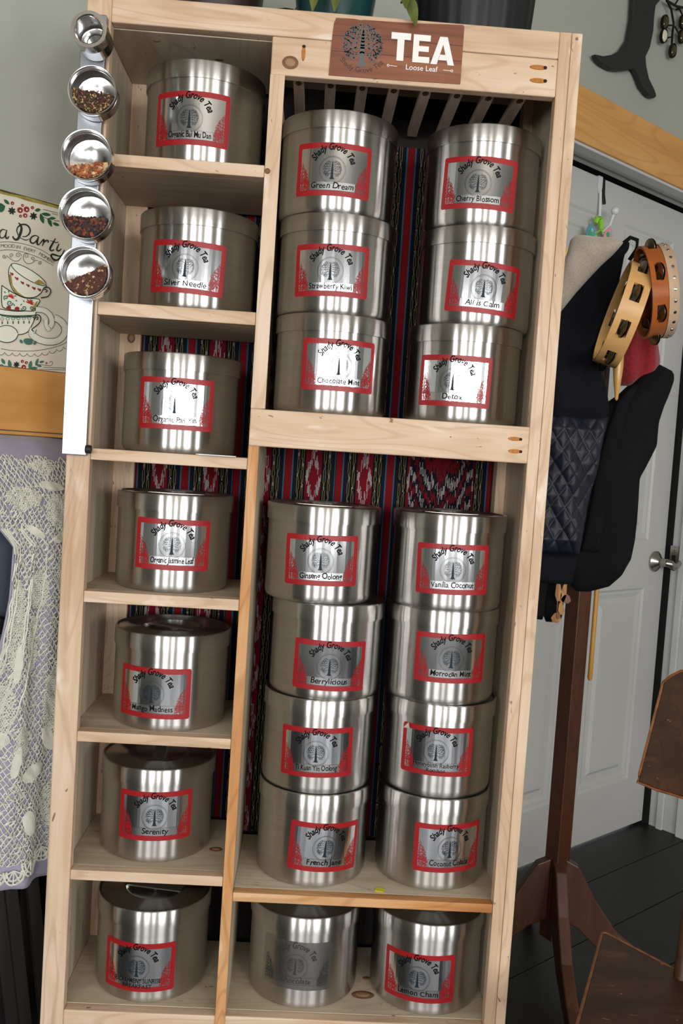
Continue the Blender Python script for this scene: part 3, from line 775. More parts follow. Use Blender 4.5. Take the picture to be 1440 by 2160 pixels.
tin(.0265, 1.4850, .0385, .036, 'round tin with fine red-brown tea, lowest on the magnetic strip', 'red', .52, -.04)

# ------------------------------------------------------------------ the TEA sign on the top rail
sg = thing('tea_sign', 'brown wood-print sign reading TEA on the top rail', 'sign', (.47, -.002, 1.8154))
SIGNW = wood('sign_print', srgb(92, 52, 40), srgb(136, 84, 60), srgb(172, 116, 82), 'x', rough=.35, grain=60, patch=4, bump=.02)
out = [(.3694, 1.8160), (.3702, 1.855), (.3712, 1.876), (.3726, 1.893), (.3752, 1.9015), (.4020, 1.9022), (.4130, 1.9010), (.4180, 1.9018), (.4900, 1.9030), (.5690, 1.9065), (.5714, 1.9045), (.5714, 1.8205), (.5710, 1.8186), (.47, 1.8168)]
b = MB(); b.prism(out, -.0016, -.0004, lambda a, c_, d: Vector((a, d, c_))); part('print_board', b, SIGNW, sg)
for zz in (1.8525, 1.8755):
    b = MB(); b.box(.3712, .5704, -.0018, -.0016, zz - .0004, zz + .0004); part('plank_line', b, mat('sign_seam', srgb(60, 34, 28), .5), sg)
Ts = lambda x, z: Vector((x, -.0020, z))
b = MB(); tree_print(b, .4180, 1.8640, .0330, Ts, 9, 1.35); part('tree_emblem', b, mat('sign_grey', srgb(92, 94, 96), .5), sg)
b = MB(); put_arc(b, 'Shady Grove Tea', .4180, 1.8660, .0425, -90, .0112, Ts, .0, 0, 1.0, inside=True); part('small_lettering', b, mat('sign_dark', srgb(58, 40, 34), .5), sg)
WHITE_INK = mat('white_ink', srgb(236, 234, 230), .45, 0, .02, 30)
def block_letter(b, ch, x, z, h, w_):
    t = w_ * .30
    def bx_(x0, x1, z0, z1): b.box(x0, x1, -.0026, -.0020, z0, z1)
    if ch == 'T': bx_(x, x + w_, z + h * .76, z + h); bx_(x + w_ * .5 - t * .6, x + w_ * .5 + t * .6, z, z + h * .76)
    elif ch == 'E':
        bx_(x, x + t * 1.15, z, z + h); bx_(x + t * 1.15, x + w_, z + h * .78, z + h); bx_(x + t * 1.15, x + w_ * .93, z + h * .40, z + h * .60); bx_(x + t * 1.15, x + w_, z, z + h * .22)
    else:
        P = lambda a, c_: (x + a * w_, z + c_ * h)
        for poly in ([P(0, 0), P(.27, 0), P(.49, .72), P(.49, 1), P(.34, 1)], [P(.73, 0), P(1, 0), P(.66, 1), P(.49, 1), P(.49, .72)], [P(.33, .16), P(.67, .16), P(.61, .36), P(.39, .36)]):
            b.prism(poly, -.0026, -.0020, lambda a, c_, d: Vector((a, d, c_)))
for ch, x, w_, dz in (('T', .4610, .0300, 0), ('E', .4950, .0262, -.0005), ('A', .5230, .0365, -.001)):
    b = MB(); block_letter(b, ch, x, 1.8455 + dz, .0415, w_); part('letter', b, WHITE_INK, sg, bevel=.0002)
b = MB(); put_text(b, 'Loose Leaf', .5100, 1.8335, .0112, Ts, 0, .004)
ribbon(b, (.4600, 1.8375), (.4725, 1.8370), .0004, .0004, Ts); ring2(b, .4588, 1.8375, .0015, .0004, Ts, 14)
ribbon(b, (.5435, 1.8372), (.5555, 1.8368), .0004, .0004, Ts); ring2(b, .5570, 1.8368, .0015, .0004, Ts, 14)
part('small_lettering', b, WHITE_INK, sg)

# ------------------------------------------------------------------ tin poster left of the cabinet
po = thing('tin_poster', 'cream tin poster with teacups and dark script lettering resting on the wooden wall rail', 'poster', W(-.08, .125, 1.352))
CREAM = mat('poster_cream', srgb(214, 208, 192), .4, 0, .05, 12)
def TPo(layer):
    def f(u, v):
        s_ = .00082119 * u + .0000360649 * v - .063102; z = .000141428 * u - .00079678 * v + 1.964665
        return W(s_, .1212 + layer, z)
    return f
def A(layer):
    T = TPo(layer); return lambda X, Yy: T(X / 9, 390 + Yy / 9)
b = MB(); WB(b, -.262, .0870, .1180, .1205, 1.3535, 1.6405); part('plate', b, CREAM, po, bevel=.0008)
INKG = mat('poster_ink', srgb(26, 34, 28), .5, 0, .1, 60)
GREEN = mat('poster_green', srgb(26, 84, 52), .5, 0, .2, 60); TEALG = mat('poster_teal', srgb(56, 104, 88), .5, 0, .2, 60)
PRED = mat('poster_red', srgb(140, 30, 28), .5, 0, .2, 60); PRED2 = mat('poster_scarlet', srgb(196, 34, 26), .5, 0, .15, 60)
PALE = mat('poster_pale', srgb(222, 224, 208), .4, 0, .03, 30); OLIVE = mat('poster_olive', srgb(150, 136, 62), .5, 0, .3, 80); DKOL = mat('poster_edge', srgb(60, 54, 20), .6, 0, .4, 60)
def fill(b, pts, T): b.add([T(*p) for p in pts], [tuple(range(len(pts)))])
def ell(cx, cy, a, c_, rot, n_=28): 
    r = math.radians(rot); return [(cx + a * math.cos(2 * PI * i / n_) * math.cos(r) - c_ * math.sin(2 * PI * i / n_) * math.sin(r), cy + a * math.cos(2 * PI * i / n_) * math.sin(r) + c_ * math.sin(2 * PI * i / n_) * math.cos(r)) for i in range(n_)]
def smooth(pts, k=5):
    out_ = []
    P = [pts[0]] + list(pts) + [pts[-1]]
    for i in range(1, len(P) - 2):
        for j in range(k):
            t = j / k; p0, p1, p2, p3 = P[i - 1], P[i], P[i + 1], P[i + 2]
            out_.append(tuple(.5 * (2 * p1[q] + (p2[q] - p0[q]) * t + (2 * p0[q] - 5 * p1[q] + 4 * p2[q] - p3[q]) * t * t + (3 * p1[q] - p0[q] - 3 * p2[q] + p3[q]) * t ** 3) for q in range(2)))
    out_.append(tuple(pts[-1])); return out_
# aged top edge
b = MB(); T = A(.0002); fill(b, [(-1400, -155), (-1400, -110), (-900, -60), (-400, 40), (0, 215), (300, 265), (500, 320), (800, 370), (1100, 440), (1300, 480), (1300, 405), (0, 135)], T); part('aged_edge', b, OLIVE, po)
b = MB(); T = A(.0004); fill(b, [(-1400, -158), (-1400, -130), (-600, 20), (0, 165), (250, 215), (500, 250), (800, 320), (1300, 430), (1300, 408), (0, 137)], T); part('aged_edge', b, DKOL, po)
# garlands
def leaf(b, x, y, l, w_, rot, T):
    r = math.radians(rot); pts = []
    for i in range(9): t = i / 8; pts.append((t * l - l / 2, -w_ * math.sin(PI * t) ** .8))
    for i in range(7, 0, -1): t = i / 8; pts.append((t * l - l / 2, w_ * math.sin(PI * t) ** .8))
    fill(b, [(x + px * math.cos(r) - py * math.sin(r), y + px * math.sin(r) + py * math.cos(r)) for px, py in pts], T)
T = A(.0003)
b = MB()
for x, y, l, w_, r in [(115, 360, 130, 30, 40), (0, 470, 190, 85, -20), (690, 478, 115, 32, -15), (850, 552, 190, 32, 5), (770, 635, 200, 40, 72), (965, 622, 140, 28, -5), (920, 700, 190, 34, 65), (1040, 730, 140, 30, 18), (-140, 420, 150, 40, 30), (-300, 400, 150, 40, -20), (-420, 330, 150, 36, 40)]: b = MB(); leaf(b, x, y, l, w_, r, T); part('printed_leaf', b, GREEN, po)
b = MB()
for x, y, l, w_, r in [(45, 3320, 130, 30, 60), (165, 3380, 180, 36, 80), (100, 3440, 160, 28, 5), (20, 3400, 100, 24, 25), (550, 3420, 180, 36, 100), (620, 3480, 150, 26, 5), (675, 3370, 150, 28, -70), (715, 3440, 120, 24, 25), (770, 3370, 100, 24, -8), (-120, 3340, 150, 30, 40), (-260, 3330, 150, 30, -20)]: b = MB(); leaf(b, x, y, l, w_, r, T); part('printed_leaf', b, TEALG, po)
b = MB()
for cx, cy, r in [(210, 520, 62), (610, 595, 62), (290, 3395, 52), (-560, 380, 62)]:
    b = MB()
    for k in range(7): a = k * 2 * PI / 7 + .3; leaf(b, cx + r * .62 * math.cos(a), cy + r * .62 * math.sin(a), r * 1.25, r * .28, math.degrees(a), T)
    part('printed_flower', b, INKG, po)
b = MB(); b2 = MB(); T5 = A(.0005)
for cx, cy, r in [(220, 378, 32), (405, 408, 27), (590, 440, 30), (360, 498, 54), (480, 478, 54), (455, 592, 42), (370, 608, 28), (400, 3340, 30), (475, 3370, 30), (425, 3450, 44), (860, 3400, 20), (-700, 400, 40), (-620, 300, 40)]:
    b = MB(); b2 = MB(); fill(b, ell(cx, cy, r, r, 0, 18), T); fill(b2, ell(cx + r * .1, cy + r * .15, r * .28, r * .28, 0, 10), T5); bo = part('printed_berry', b, PRED, po); part('glint', b2, PALE, bo)
# script lettering
def brush(b, pts, w_, T, thin=.45):
    q = smooth(pts, 6); n_ = len(q)
    for i in range(n_ - 1):
        f = lambda k: w_ * (thin + (1 - thin) * abs(math.sin(PI * k / (n_ - 1))))
        ribbon(b, q[i], q[i + 1], f(i), f(i + 1), T)
T = A(.0006); b = MB()
for pts, w_ in [([(330, 735), (365, 770), (385, 820), (375, 900), (350, 970), (320, 1030), (280, 1050), (240, 1025), (225, 985)], 24),
    ([(330, 980), (300, 890), (310, 830), (345, 790), (400, 762), (470, 765), (528, 810), (545, 880), (520, 940), (460, 985), (400, 985)], 15), ([(340, 1000), (420, 1040), (480, 1050), (530, 1025)], 8),
    ([(695, 975), (640, 958), (580, 985), (548, 1040), (562, 1095), (612, 1103), (660, 1060), (700, 990)], 15), ([(705, 975), (685, 1050), (675, 1105), (695, 1132), (725, 1118)], 18),
    ([(720, 1120), (770, 1060), (808, 1028), (802, 1080), (775, 1155)], 15), ([(795, 1100), (845, 1050), (890, 1052), (882, 1092)], 14),
    ([(1030, 1000), (985, 1080), (940, 1160), (922, 1210), (950, 1240), (1005, 1215)], 18), ([(925, 1045), (1000, 1068), (1050, 1082), (1088, 1062)], 9),
    ([(1100, 1100), (1062, 1180), (1056, 1220), (1092, 1240), (1145, 1195)], 16), ([(1207, 1215), (1165, 1300), (1112, 1380), (1050, 1418), (980, 1392), (945, 1335), (965, 1305), (1040, 1322), (1120, 1338), (1200, 1296)], 19),
    ([(100, 880), (40, 870), (0, 905), (-18, 960), (0, 1018), (50, 1020), (98, 955)], 14), ([(116, 875), (97, 960), (97, 1012), (122, 1035), (157, 988)], 16),
    ([(-60, 985), (-100, 1030), (-160, 1025), (-175, 965), (-140, 905), (-100, 925), (-125, 970), (-175, 985)], 14), ([(-420, 800), (-330, 760), (-230, 780), (-170, 760)], 14), ([(-300, 770), (-320, 880), (-350, 990), (-400, 1040), (-450, 1010)], 22)]: brush(b, pts, w_, T)
part('script_lettering', b, INKG, po)
GREYI = mat('poster_line', srgb(74, 74, 64), .5, 0, .1, 60)
b = MB()
for pts in ([(-900, 1420), (-500, 1220), (0, 1105), (250, 1100), (500, 1140), (750, 1225), (930, 1330)], [(-900, 1560), (-500, 1380), (0, 1255), (230, 1245), (450, 1285), (700, 1370), (880, 1460), (990, 1525)],
            [(790, 460), (1100, 522)], [(960, 530), (1100, 558)], [(1000, 665), (1130, 668)], [(800, 3475), (1300, 3528)], [(720, 3510), (1300, 3560)], [(800, 600), (960, 680)],
            [(0, 3080), (250, 3130), (600, 3150), (900, 3120), (1150, 3060), (1280, 2990)], [(720, 3420), (850, 3440), (940, 3450), (980, 3400), (940, 3370), (915, 3400)]):
    polyline(b, smooth(pts, 5), 4.5, T)
for k in range(10):
    x0 = -60 + k * 138; y0 = 3150 + 60 * math.sin(PI * (x0 + 60) / 1500) - max(0, x0 - 700) * .18
    polyline(b, smooth([(x0, y0), (x0 + 40, y0 + 42), (x0 + 95, y0 + 44), (x0 + 138, y0 - 4)], 4), 4.5, T)
def spiral(cx, cy, r, turns, a0, sgn=1): return [(cx + r * (1 - t / 22 * .8) * math.cos(a0 + sgn * turns * 2 * PI * t / 22), cy + r * (1 - t / 22 * .8) * math.sin(a0 + sgn * turns * 2 * PI * t / 22)) for t in range(23)]
for c_ in [(70, 1365, 38, 1.4, 0, 1), (205, 1340, 42, 1.2, 1.6, 1), (325, 1335, 55, 1.4, .4, -1), (470, 1345, 55, 1.4, 2.6, 1), (590, 1395, 42, 1.2, 1.4, -1), (730, 1465, 38, 1.4, 2.9, -1), (1290, 1230, 40, 1.1, 0, 1)]: polyline(b, spiral(*c_), 4.5, T)
polyline(b, smooth([(110, 1345), (170, 1400), (250, 1445), (330, 1440), (380, 1380)], 5), 4.5, T); polyline(b, smooth([(415, 1360), (430, 1430), (490, 1490), (580, 1480), (640, 1430), (700, 1435)], 5), 4.5, T)
part('line_ornament', b, GREYI, po)
b = MB()
for body, x, y, rot, k in (('MOOD', 130, 1200, 0, 92), ('IN', 322, 1215, 5, 92), ('EVERY', 525, 1262, 14, 92), ('MOMENT.', 855, 1412, 31, 90), ('GOOD', -150, 1215, -8, 92)):
    r = math.radians(rot); Tt = A(.0006)
    put_text(b, body, 0, 0, k, (lambda r, x, y, Tt: lambda a, c_: Tt(x + a * math.cos(r) + c_ * math.sin(r), y + a * math.sin(r) - c_ * math.cos(r)))(r, x, y, Tt), 0, -.004, 0, 1, None, .9)
part('motto_lettering', b, GREYI, po)
# the stacked cups, pretzel, bun, sweet
def shape(pts, fillm, w_=7, lay=.0006, closed=True, sm=True, name='cup_drawing'):
    q = smooth(list(pts) + ([pts[0]] if closed else []), 5) if sm else pts
    b1 = MB(); fill(b1, q[:-1] if sm else q, A(lay)); part(name, b1, fillm, po)
    b2 = MB(); polyline(b2, q, w_, A(lay + .0002)); return part('drawn_outline', b2, INKG, po)
shape([(-60, 2440), (200, 2480), (600, 2500), (560, 2690), (470, 2800), (300, 2830), (0, 2800), (-60, 2780)], PALE, 8, .0006)
shape([(-60, 2330), (300, 2390), (640, 2370), (650, 2430), (600, 2470), (200, 2470), (-60, 2420)], PALE, 8, .0009)
shape([(20, 1900), (100, 1960), (260, 2060), (450, 2140), (720, 2175), (640, 2340), (600, 2390), (300, 2370), (80, 2330), (20, 2240)], PALE, 8, .0012)
shape([(200, 1500), (150, 1590), (145, 1720), (180, 1900), (250, 2030), (370, 2100), (500, 2135), (640, 2120), (740, 2050), (800, 1950), (835, 1890), (500, 1700)], PALE, 7, .0015)
b = MB(); fill(b, [(170, 1850), (250, 2030), (370, 2100), (430, 2115), (300, 2020), (215, 1900), (190, 1700), (150, 1700)], A(.0018)); fill(b, [(600, 2390), (660, 2300), (690, 2200), (640, 2230), (560, 2380)], A(.0018)); part('olive_shading_print', b, OLIVE, po)
shape(ell(515, 1700, 372, 92, 31), PALE, 7, .0020, True, False)
b = MB(); fill(b, [(600, 1860), (700, 1790), (780, 1830), (830, 1885), (720, 1885)], A(.0024)); part('tea_print', b, OLIVE, po)
b = MB(); T = A(.0022)
for x, y, k in [(200, 1690, 38), (290, 1775, 40), (395, 1855, 38), (500, 1905, 38), (610, 1958, 40), (715, 1988, 40)]:
    b = MB(); h = [(0, .9), (-.5, .4), (-.9, -.1), (-.75, -.6), (-.35, -.7), (0, -.3), (.35, -.7), (.75, -.6), (.9, -.1), (.5, .4)]; fill(b, [(x + px * k + py * k * .25, y + py * k + px * k * .3) for px, py in h], T); part('printed_heart', b, PRED, po)
b = MB()
for x, y, k in [(175, 2125, 75), (530, 2245, 85)]:
    b = MB()
    for r in (-150, -115, -80, -45, -10, 20): leaf(b, x + k * .5 * math.cos(math.radians(r)), y + k * .5 * math.sin(math.radians(r)), k, k * .16, r, T)
    part('printed_flower', b, PRED2, po)
for x, y in [(140, 2320), (295, 2340)]: b = MB(); fill(b, ell(x, y, 45, 38, 0, 14), T); part('printed_flower', b, PRED, po)
b = MB()
for c_ in [(160, 2230, 58, 1.3, 0, 1), (90, 2130, 45, 1.2, 2, 1), (420, 2330, 52, 1.3, 3, -1), (575, 2330, 45, 1.2, 0, 1)]: polyline(b, spiral(*c_), 9, A(.0024))
for x, y, r in [(70, 2030, 50), (140, 2020, 80), (260, 2100, 0), (280, 2190, 50), (240, 2270, 80), (420, 2200, 60), (490, 2180, 70), (570, 2190, 20), (370, 2265, -30)]: leaf(b, x, y, 45, 11, r, A(.0024))
fill(b, smooth([(410, 2960), (430, 2915), (500, 2905), (570, 2930), (590, 2990), (540, 3030), (460, 3020)], 4), A(.0024))
leaf(b, 370, 2960, 90, 26, 60, A(.0024)); leaf(b, 630, 3000, 90, 26, -60, A(.0024))
fill(b, [(0, 2455), (250, 2492), (600, 2490), (600, 2506), (250, 2512), (0, 2475)], A(.0024))
part('green_prints', b, TEALG, po)
for w_, m_, lay in ((52, INKG, .0011), (44, PALE, .0013)):
    b = MB(); polyline(b, smooth([(600, 2720), (580, 2830), (700, 2930), (900, 2990), (1100, 2960), (1210, 2830), (1200, 2680), (1100, 2570), (1010, 2530)], 6), w_ * 1.35, A(lay)); polyline(b, smooth([(650, 2360), (790, 2375), (900, 2450), (955, 2560), (950, 2650), (920, 2700)], 6), w_ * 1.1, A(lay + .0004)); polyline(b, smooth([(840, 2560), (850, 2680), (910, 2770)], 6), w_ * .8, A(lay + .0008)); part('pretzel_print', b, m_, po)
b = MB()
for pts in ([(820, 1950), (880, 1940), (930, 2000), (915, 2070), (860, 2120), (740, 2140)], [(800, 1970), (850, 1990), (860, 2020), (830, 2030)], [(610, 2510), (680, 2460), (740, 2520), (720, 2610), (620, 2700), (570, 2740), (610, 2780)], [(610, 2560), (660, 2500), (690, 2530), (660, 2560)]): polyline(b, smooth(pts, 6), 10, A(.0024))
for k in range(6):
    x = 20 + k * 100; ring_ = ell(x, 2525, 30, 24, 0, 14); polyline(b, ring_ + [ring_[0]], 3.5, A(.0024)); polyline(b, [(x, 2570), (x, 2625)], 9, A(.0024))
part('drawn_outline', b, INKG, po)
shape(ell(100, 2810, 205, 160, 8), PALE, 7, .0026, True, False, 'bun_print')

# ------------------------------------------------------------------ covered cupboard at the left edge
cu = thing('slate_cupboard', 'dark slate blue cupboard mostly hidden under the lavender cloth', 'cupboard', W(-.25, .14, 0))
SLATE = mat('slate_paint', srgb(70, 78, 92), .5, 0, .08, 10); DARKW = wood('dark_stained', srgb(10, 7, 5), srgb(16, 11, 8), srgb(24, 16, 11), 'z')
b = MB(); WB(b, -.55, .055, .112, .160, .52, 1.195); part('carcass', b, SLATE, cu, bevel=.002)
b = MB(); WB(b, -.30, -.005, .1605, .172, .54, 1.17); dd_ = part('door', b, SLATE, cu, bevel=.003)
b = MB(); b.lathe([(0, 0), (.006, 0), (.006, .010), (.014, .016), (.016, .022), (.012, .028), (0, .030)], 20, wall_frame(-.048, .172, .925)); part('knob', b, BLACK, dd_, True, label='round black knob')
for s_ in (-.54, .025):
    b = MB(); WB(b, s_, s_ + .03, .114, .158, 0, .519); part('leg', b, DARKW, cu)
b = MB(); WB(b, -.56, .142, .1105, .1118, 0, .56); part('shade_board', b, mat('shade_black', srgb(14, 11, 10), .9), cu)  # near-black sheet over the wall, painting the shadow below the cupboard
# cloths
def drape_d(s_, z, seed=0.0):
    pts = [(1.238, .138), (1.205, .180), (1.15, .222), (1.12, .236), (.3, .236)]
    for (za, da), (zb, db) in zip(pts, pts[1:]):
        if z >= zb: d = da + (db - da) * (za - z) / (za - zb); break
    k = min(1, max(0, (1.12 - z) / .25))
    return d + k * (.010 * math.sin(s_ * 75 + z * 5 + seed) + .004 * math.sin(s_ * 150 - z * 9)) - k * .012 * max(0, s_ * 8) - max(0, s_ - .02) * .35
def edge_l(z):
    pts = [(1.10, -.078), (1.06, -.046), (.98, -.050), (.88, -.064), (.70, -.12), (.3, -.19)]
    for (za, a), (zb, b_) in zip(pts, pts[1:]):
        if z >= zb: return a + (b_ - a) * (za - z) / (za - zb)
    return -.19
LAV = mat('lavender_cloth', srgb(150, 147, 168), .8, 0, .04, 40, sheen=.2)
b = MB(); b.grid(lambda u, v: W(-.45 + u * .535, drape_d(-.45 + u * .535, 1.238 - v * .138), 1.238 - v * .138), 60, 14)
b.grid(lambda u, v: (lambda z: (lambda s_: W(s_, drape_d(s_, z), z))(edge_l(z) + u * (.063 - edge_l(z))))(1.10 - v * .608), 40, 60)
o = link('lavender_cloth', b.mesh('lavender_cloth', LAV, 'all')); md = o.modifiers.new('thickness', 'SOLIDIFY'); md.thickness = .0014
tag(o, 'plain lavender cloth hanging over the slate cupboard under the lace', 'cloth')
def lace():
    b = MB(); rn = random.Random(5)
    def P(s_, z, up=.0045): return W(s_, drape_d(s_, z) + up + .001 * math.sin(s_ * 300 + z * 170), z)
    def strand(p, q, r=.0007):
        a, c_ = P(*p), P(*q); m_ = P((p[0] + q[0]) / 2 + rn.uniform(-1, 1) * .0007, (p[1] + q[1]) / 2 + rn.uniform(-1, 1) * .0007, .0060)
        b.tube([a, m_, c_], r, 3, False)
    def solid(cx, cz, a, c_, rot=0):
        k = 0
        r = math.radians(rot)
        for i in range(26):
            t = -1 + 2 * i / 25; h = math.sqrt(max(0, 1 - t * t))
            f = lambda x, y: (cx + a * x * math.cos(r) - c_ * y * math.sin(r), cz + a * x * math.sin(r) + c_ * y * math.cos(r))
            if h > .05:
                b.tube([P(*f(t, -h), .006), P(*f(t, -h * .3), .0075), P(*f(t, h * .3), .0075), P(*f(t, h), .006)], max(.0010, a / 22), 4, False)
    ok = lambda s_, z: s_ < (.060 if z < 1.13 else .080) and (s_ > edge_l(z) + .002 if z < 1.10 else s_ > -.20) and .53 < z < 1.206
    def net(s0, s1, z0, z1, cs, cz, rad, jit, gate=lambda s_, z: True, cross=.25, dbl=.2):
        nodes = {}; ni, nj = int((s1 - s0) / cs) + 2, int((z1 - z0) / cz) + 2
        for j in range(nj):
            for i in range(ni):
                nodes[i, j] = (s0 + i * cs + (j % 2) * cs / 2 + rn.uniform(-1, 1) * jit, z1 - j * cz + rn.uniform(-1, 1) * jit)
        for (i, j), p in nodes.items():
            if not ok(*p) or not gate(*p): continue
            for di in ((0, 1) if j % 2 else (-1, 0)):
                q = nodes.get((i + di, j + 1))
                if q and ok(*q):
                    strand(p, q, rad * rn.uniform(.8, 1.25))
                    if rn.random() < dbl: strand((p[0] + rad * 2.4, p[1]), (q[0] + rad * 2.4, q[1]), rad * .9)
            q = nodes.get((i + 1, j))
            if q and ok(*q) and rn.random() < cross: strand(p, q, rad)
    blob = [(.012, 1.19, .05, .02), (.03, 1.12, .05, .05), (-.03, 1.14, .06, .035), (.045, 1.02, .035, .09), (.0, .99, .035, .06), (-.035, .93, .028, .16), (-.055, .80, .04, .09), (.035, .80, .035, .12), (-.005, .90, .02, .10), (-.09, .62, .05, .09), (.04, .62, .03, .08), (-.02, .74, .03, .06), (-.13, 1.16, .08, .06)]
    inb = lambda s_, z: any(math.hypot((s_ - a) / w_ * 2, (z - c_) / h_ * 2) < 1 for a, c_, w_, h_ in blob)
    net(-.21, .082, .53, 1.206, .0080, .0070, .00105, .0012, lambda s_, z: not inb(s_, z))
    net(-.21, .082, .53, 1.206, .0038, .0036, .00115, .0005, inb, .5, .1)
    for a in [(-.060, .745, .020, .015, 10), (.004, .683, .022, .013, 25), (-.030, .71, .007, .026, -10), (.030, .735, .010, .022, 20), (.022, 1.158, .022, .007, -8), (.034, 1.075, .016, .008, 20), (-.012, 1.085, .02, .006, -30), (-.033, .87, .006, .030, -5), (-.08, .585, .028, .012, 5), (.0, .60, .012, .022, 15)]:
        if ok(a[0], a[1]): solid(*a)
    # cords along the fold and the scalloped hem
    for off_ in (0, .004, .009, .03, .034, .055):
        pts = []
        for k in range(40):
            z = 1.09 - k * .0138; s_ = edge_l(z) + .003 + off_ + .0012 * math.sin(k * 1.9 + off_ * 300)
            if s_ < .060: pts.append(P(s_, z, .006))
        b.tube(pts, .0016, 4)
    x = -.16
    while x < .05:
        zc = .535 + .012 * math.sin(x * 40); r = .016
        for rr in (1.0, .72):
            b.tube([P(x + r * rr * math.cos(PI + PI * t / 10), zc + r * 1.5 * rr * math.sin(PI + PI * t / 10), .006) for t in range(11)], .0020, 4)
        for t in range(5): b.tube([P(x, zc, .006), P(x + r * math.cos(PI + PI * (t + .5) / 5), zc + r * 1.5 * math.sin(PI + PI * (t + .5) / 5), .006)], .0014, 4)
        x += r * 1.7
    return b
o = link('lace_cloth', lace().mesh('lace_cloth', mat('crochet_cotton', srgb(212, 212, 200), .9, 0, .05, 200), True, fix=False))
tag(o, 'off-white crocheted lace draped over the lavender cloth left of the cabinet', 'lace')
for k, (sa, sb, d_) in enumerate([(-.05, .03, .185), (-.03, .05, .195), (.005, .08, .205)]):
    b = MB(); p, q = W(sa, d_, .62), W(sb, d_ + .02, .02); ax = (q - p).normalized(); sd = -NN; th = ax.cross(sd).normalized()
    c8 = []
    for e in (p, q):
        for i_, j_ in ((-1, -1), (1, -1), (1, 1), (-1, 1)): c8.append(e + th * .010 * i_ + sd * .006 * j_)
    b.add(c8, [(0, 1, 2, 3), (4, 7, 6, 5), (0, 4, 5, 1), (1, 5, 6, 2), (2, 6, 7, 3), (3, 7, 4, 0)])
    o = link('leaning_board', b.mesh('leaning_board', DARKW)); tag(o, ['dark narrow board leaning under the lavender cloth, leftmost of three', 'dark narrow board leaning under the cloth, middle of three', 'dark narrow board leaning under the cloth nearest the cabinet post'][k], 'board', 'boards stored under the cupboard')

# ------------------------------------------------------------------ plants on top of the cabinet
ZT = zt - .0005
def pot(name, x, y, r0, r1, h, m_, label, ribs=0):
    t = thing(name, label, 'plant', (x, y, ZT), 'potted plants on the cabinet top')
    b = MB(); seg = 96 if ribs else 48
    prof = [(0, .0), (r0, 0), (r0 * 1.01, .004), (r0 + (r1 - r0) * .9, h * .86), (r1 * 1.06, h * .87), (r1 * 1.08, h), (r1 * 1.0, h), (r1 * .96, h * .9), (0, h * .88)]
    b.lathe(prof, seg)
    if ribs:
        for i, v in enumerate(b.v):
            a = math.atan2(v[1], v[0]); rr = math.hypot(v[0], v[1])
            if rr > r0 * .9 and .002 < v[2] < h * .86: k = 1 + .018 * math.copysign(1, math.sin(a * ribs)); b.v[i] = (v[0] * k, v[1] * k, v[2])
    part('pot', b, m_, t, True, True)
    b = MB(); b.lathe([(r1 * .955, h * .905), (0, h * .93)], 32); part('soil', b, mat('soil', srgb(40, 28, 20), .95, 0, .3, 80, bump=.5), t, False, True)
    return t
LEAF = mat('leaf_green', srgb(62, 84, 34), .45, 0, .25, 40); LEAF2 = mat('leaf_olive', srgb(84, 92, 36), .5, 0, .3, 40)
def leaf3(b, p, dr, up, l, w_):
    dr = Vector(dr).normalized(); sd = dr.cross(Vector(up)).normalized(); nn = sd.cross(dr)
    rows = []
    for i in range(6):
        t = i / 5; ww = w_ * math.sin(PI * min(.98, t * .86 + .10)) ; c_ = Vector(p) + dr * l * t - Vector((0, 0, 1)) * l * .25 * t * t
        rows += [c_ - sd * ww + nn * ww * .35, c_, c_ + sd * ww + nn * ww * .35]
    b.add(rows, [(i * 3 + k, i * 3 + k + 1, i * 3 + k + 4, i * 3 + k + 3) for i in range(5) for k in range(2)])
def foliage(t, x, y, h, n_, ln, seed, trail=()):
    rn = random.Random(seed); o0 = Vector((x, y, ZT))
    stems = MB(); n0 = 0
    for k in range(n_):
        a = rn.uniform(0, 6.28); e = rn.uniform(.4, 1.3); L_ = rn.uniform(.10, .22)
        pts = [o0 + Vector((.02 * math.cos(a), .02 * math.sin(a), h)) + Vector((math.cos(a) * math.cos(e), math.sin(a) * math.cos(e), math.sin(e) - .5 * tt)) * L_ * tt for tt in (0, .33, .66, 1)]
        stems.tube(pts, [.0018, .0016, .0013, .001], 5)
        for q in (1, 2, 3):
            b = MB(); an = a + rn.uniform(-1.2, 1.2); leaf3(b, pts[q], (math.cos(an), math.sin(an), rn.uniform(-.3, .5)), (0, 0, 1), ln * rn.uniform(.7, 1.2), ln * .24)
            lo = part('leaf', b, LEAF if rn.random() < .7 else LEAF2, t, True)
    for path in trail:
        stems.tube([Vector(p) for p in path], .0013, 5)
        for i in range(1, len(path)):
            d = Vector(path[i]) - Vector(path[i - 1]); b = MB(); side = Vector((rn.uniform(-.5, .5), -.5, 0)) if i < len(path) - 1 else Vector((0, 0, 0))
            leaf3(b, path[i], d.normalized() + side, (0, -1, .3), ln * .75, ln * .17); part('leaf', b, LEAF2, t, True)
    part('stems', stems, LEAF2, t, True)
t = pot('potted_plant', .175, .135, .070, .082, .13, mat('brown_pot', srgb(46, 28, 24), .4, 0, .1, 20), 'plant in a dark brown pot on the cabinet top above the left column')
foliage(t, .175, .135, .12, 9, .06, 1)
t = pot('potted_plant', .372, .115, .0560, .072, .13, mat('green_glaze', srgb(22, 62, 62), .3, 0, .15, 14), 'plant in a glossy dark teal pot above the TEA sign')
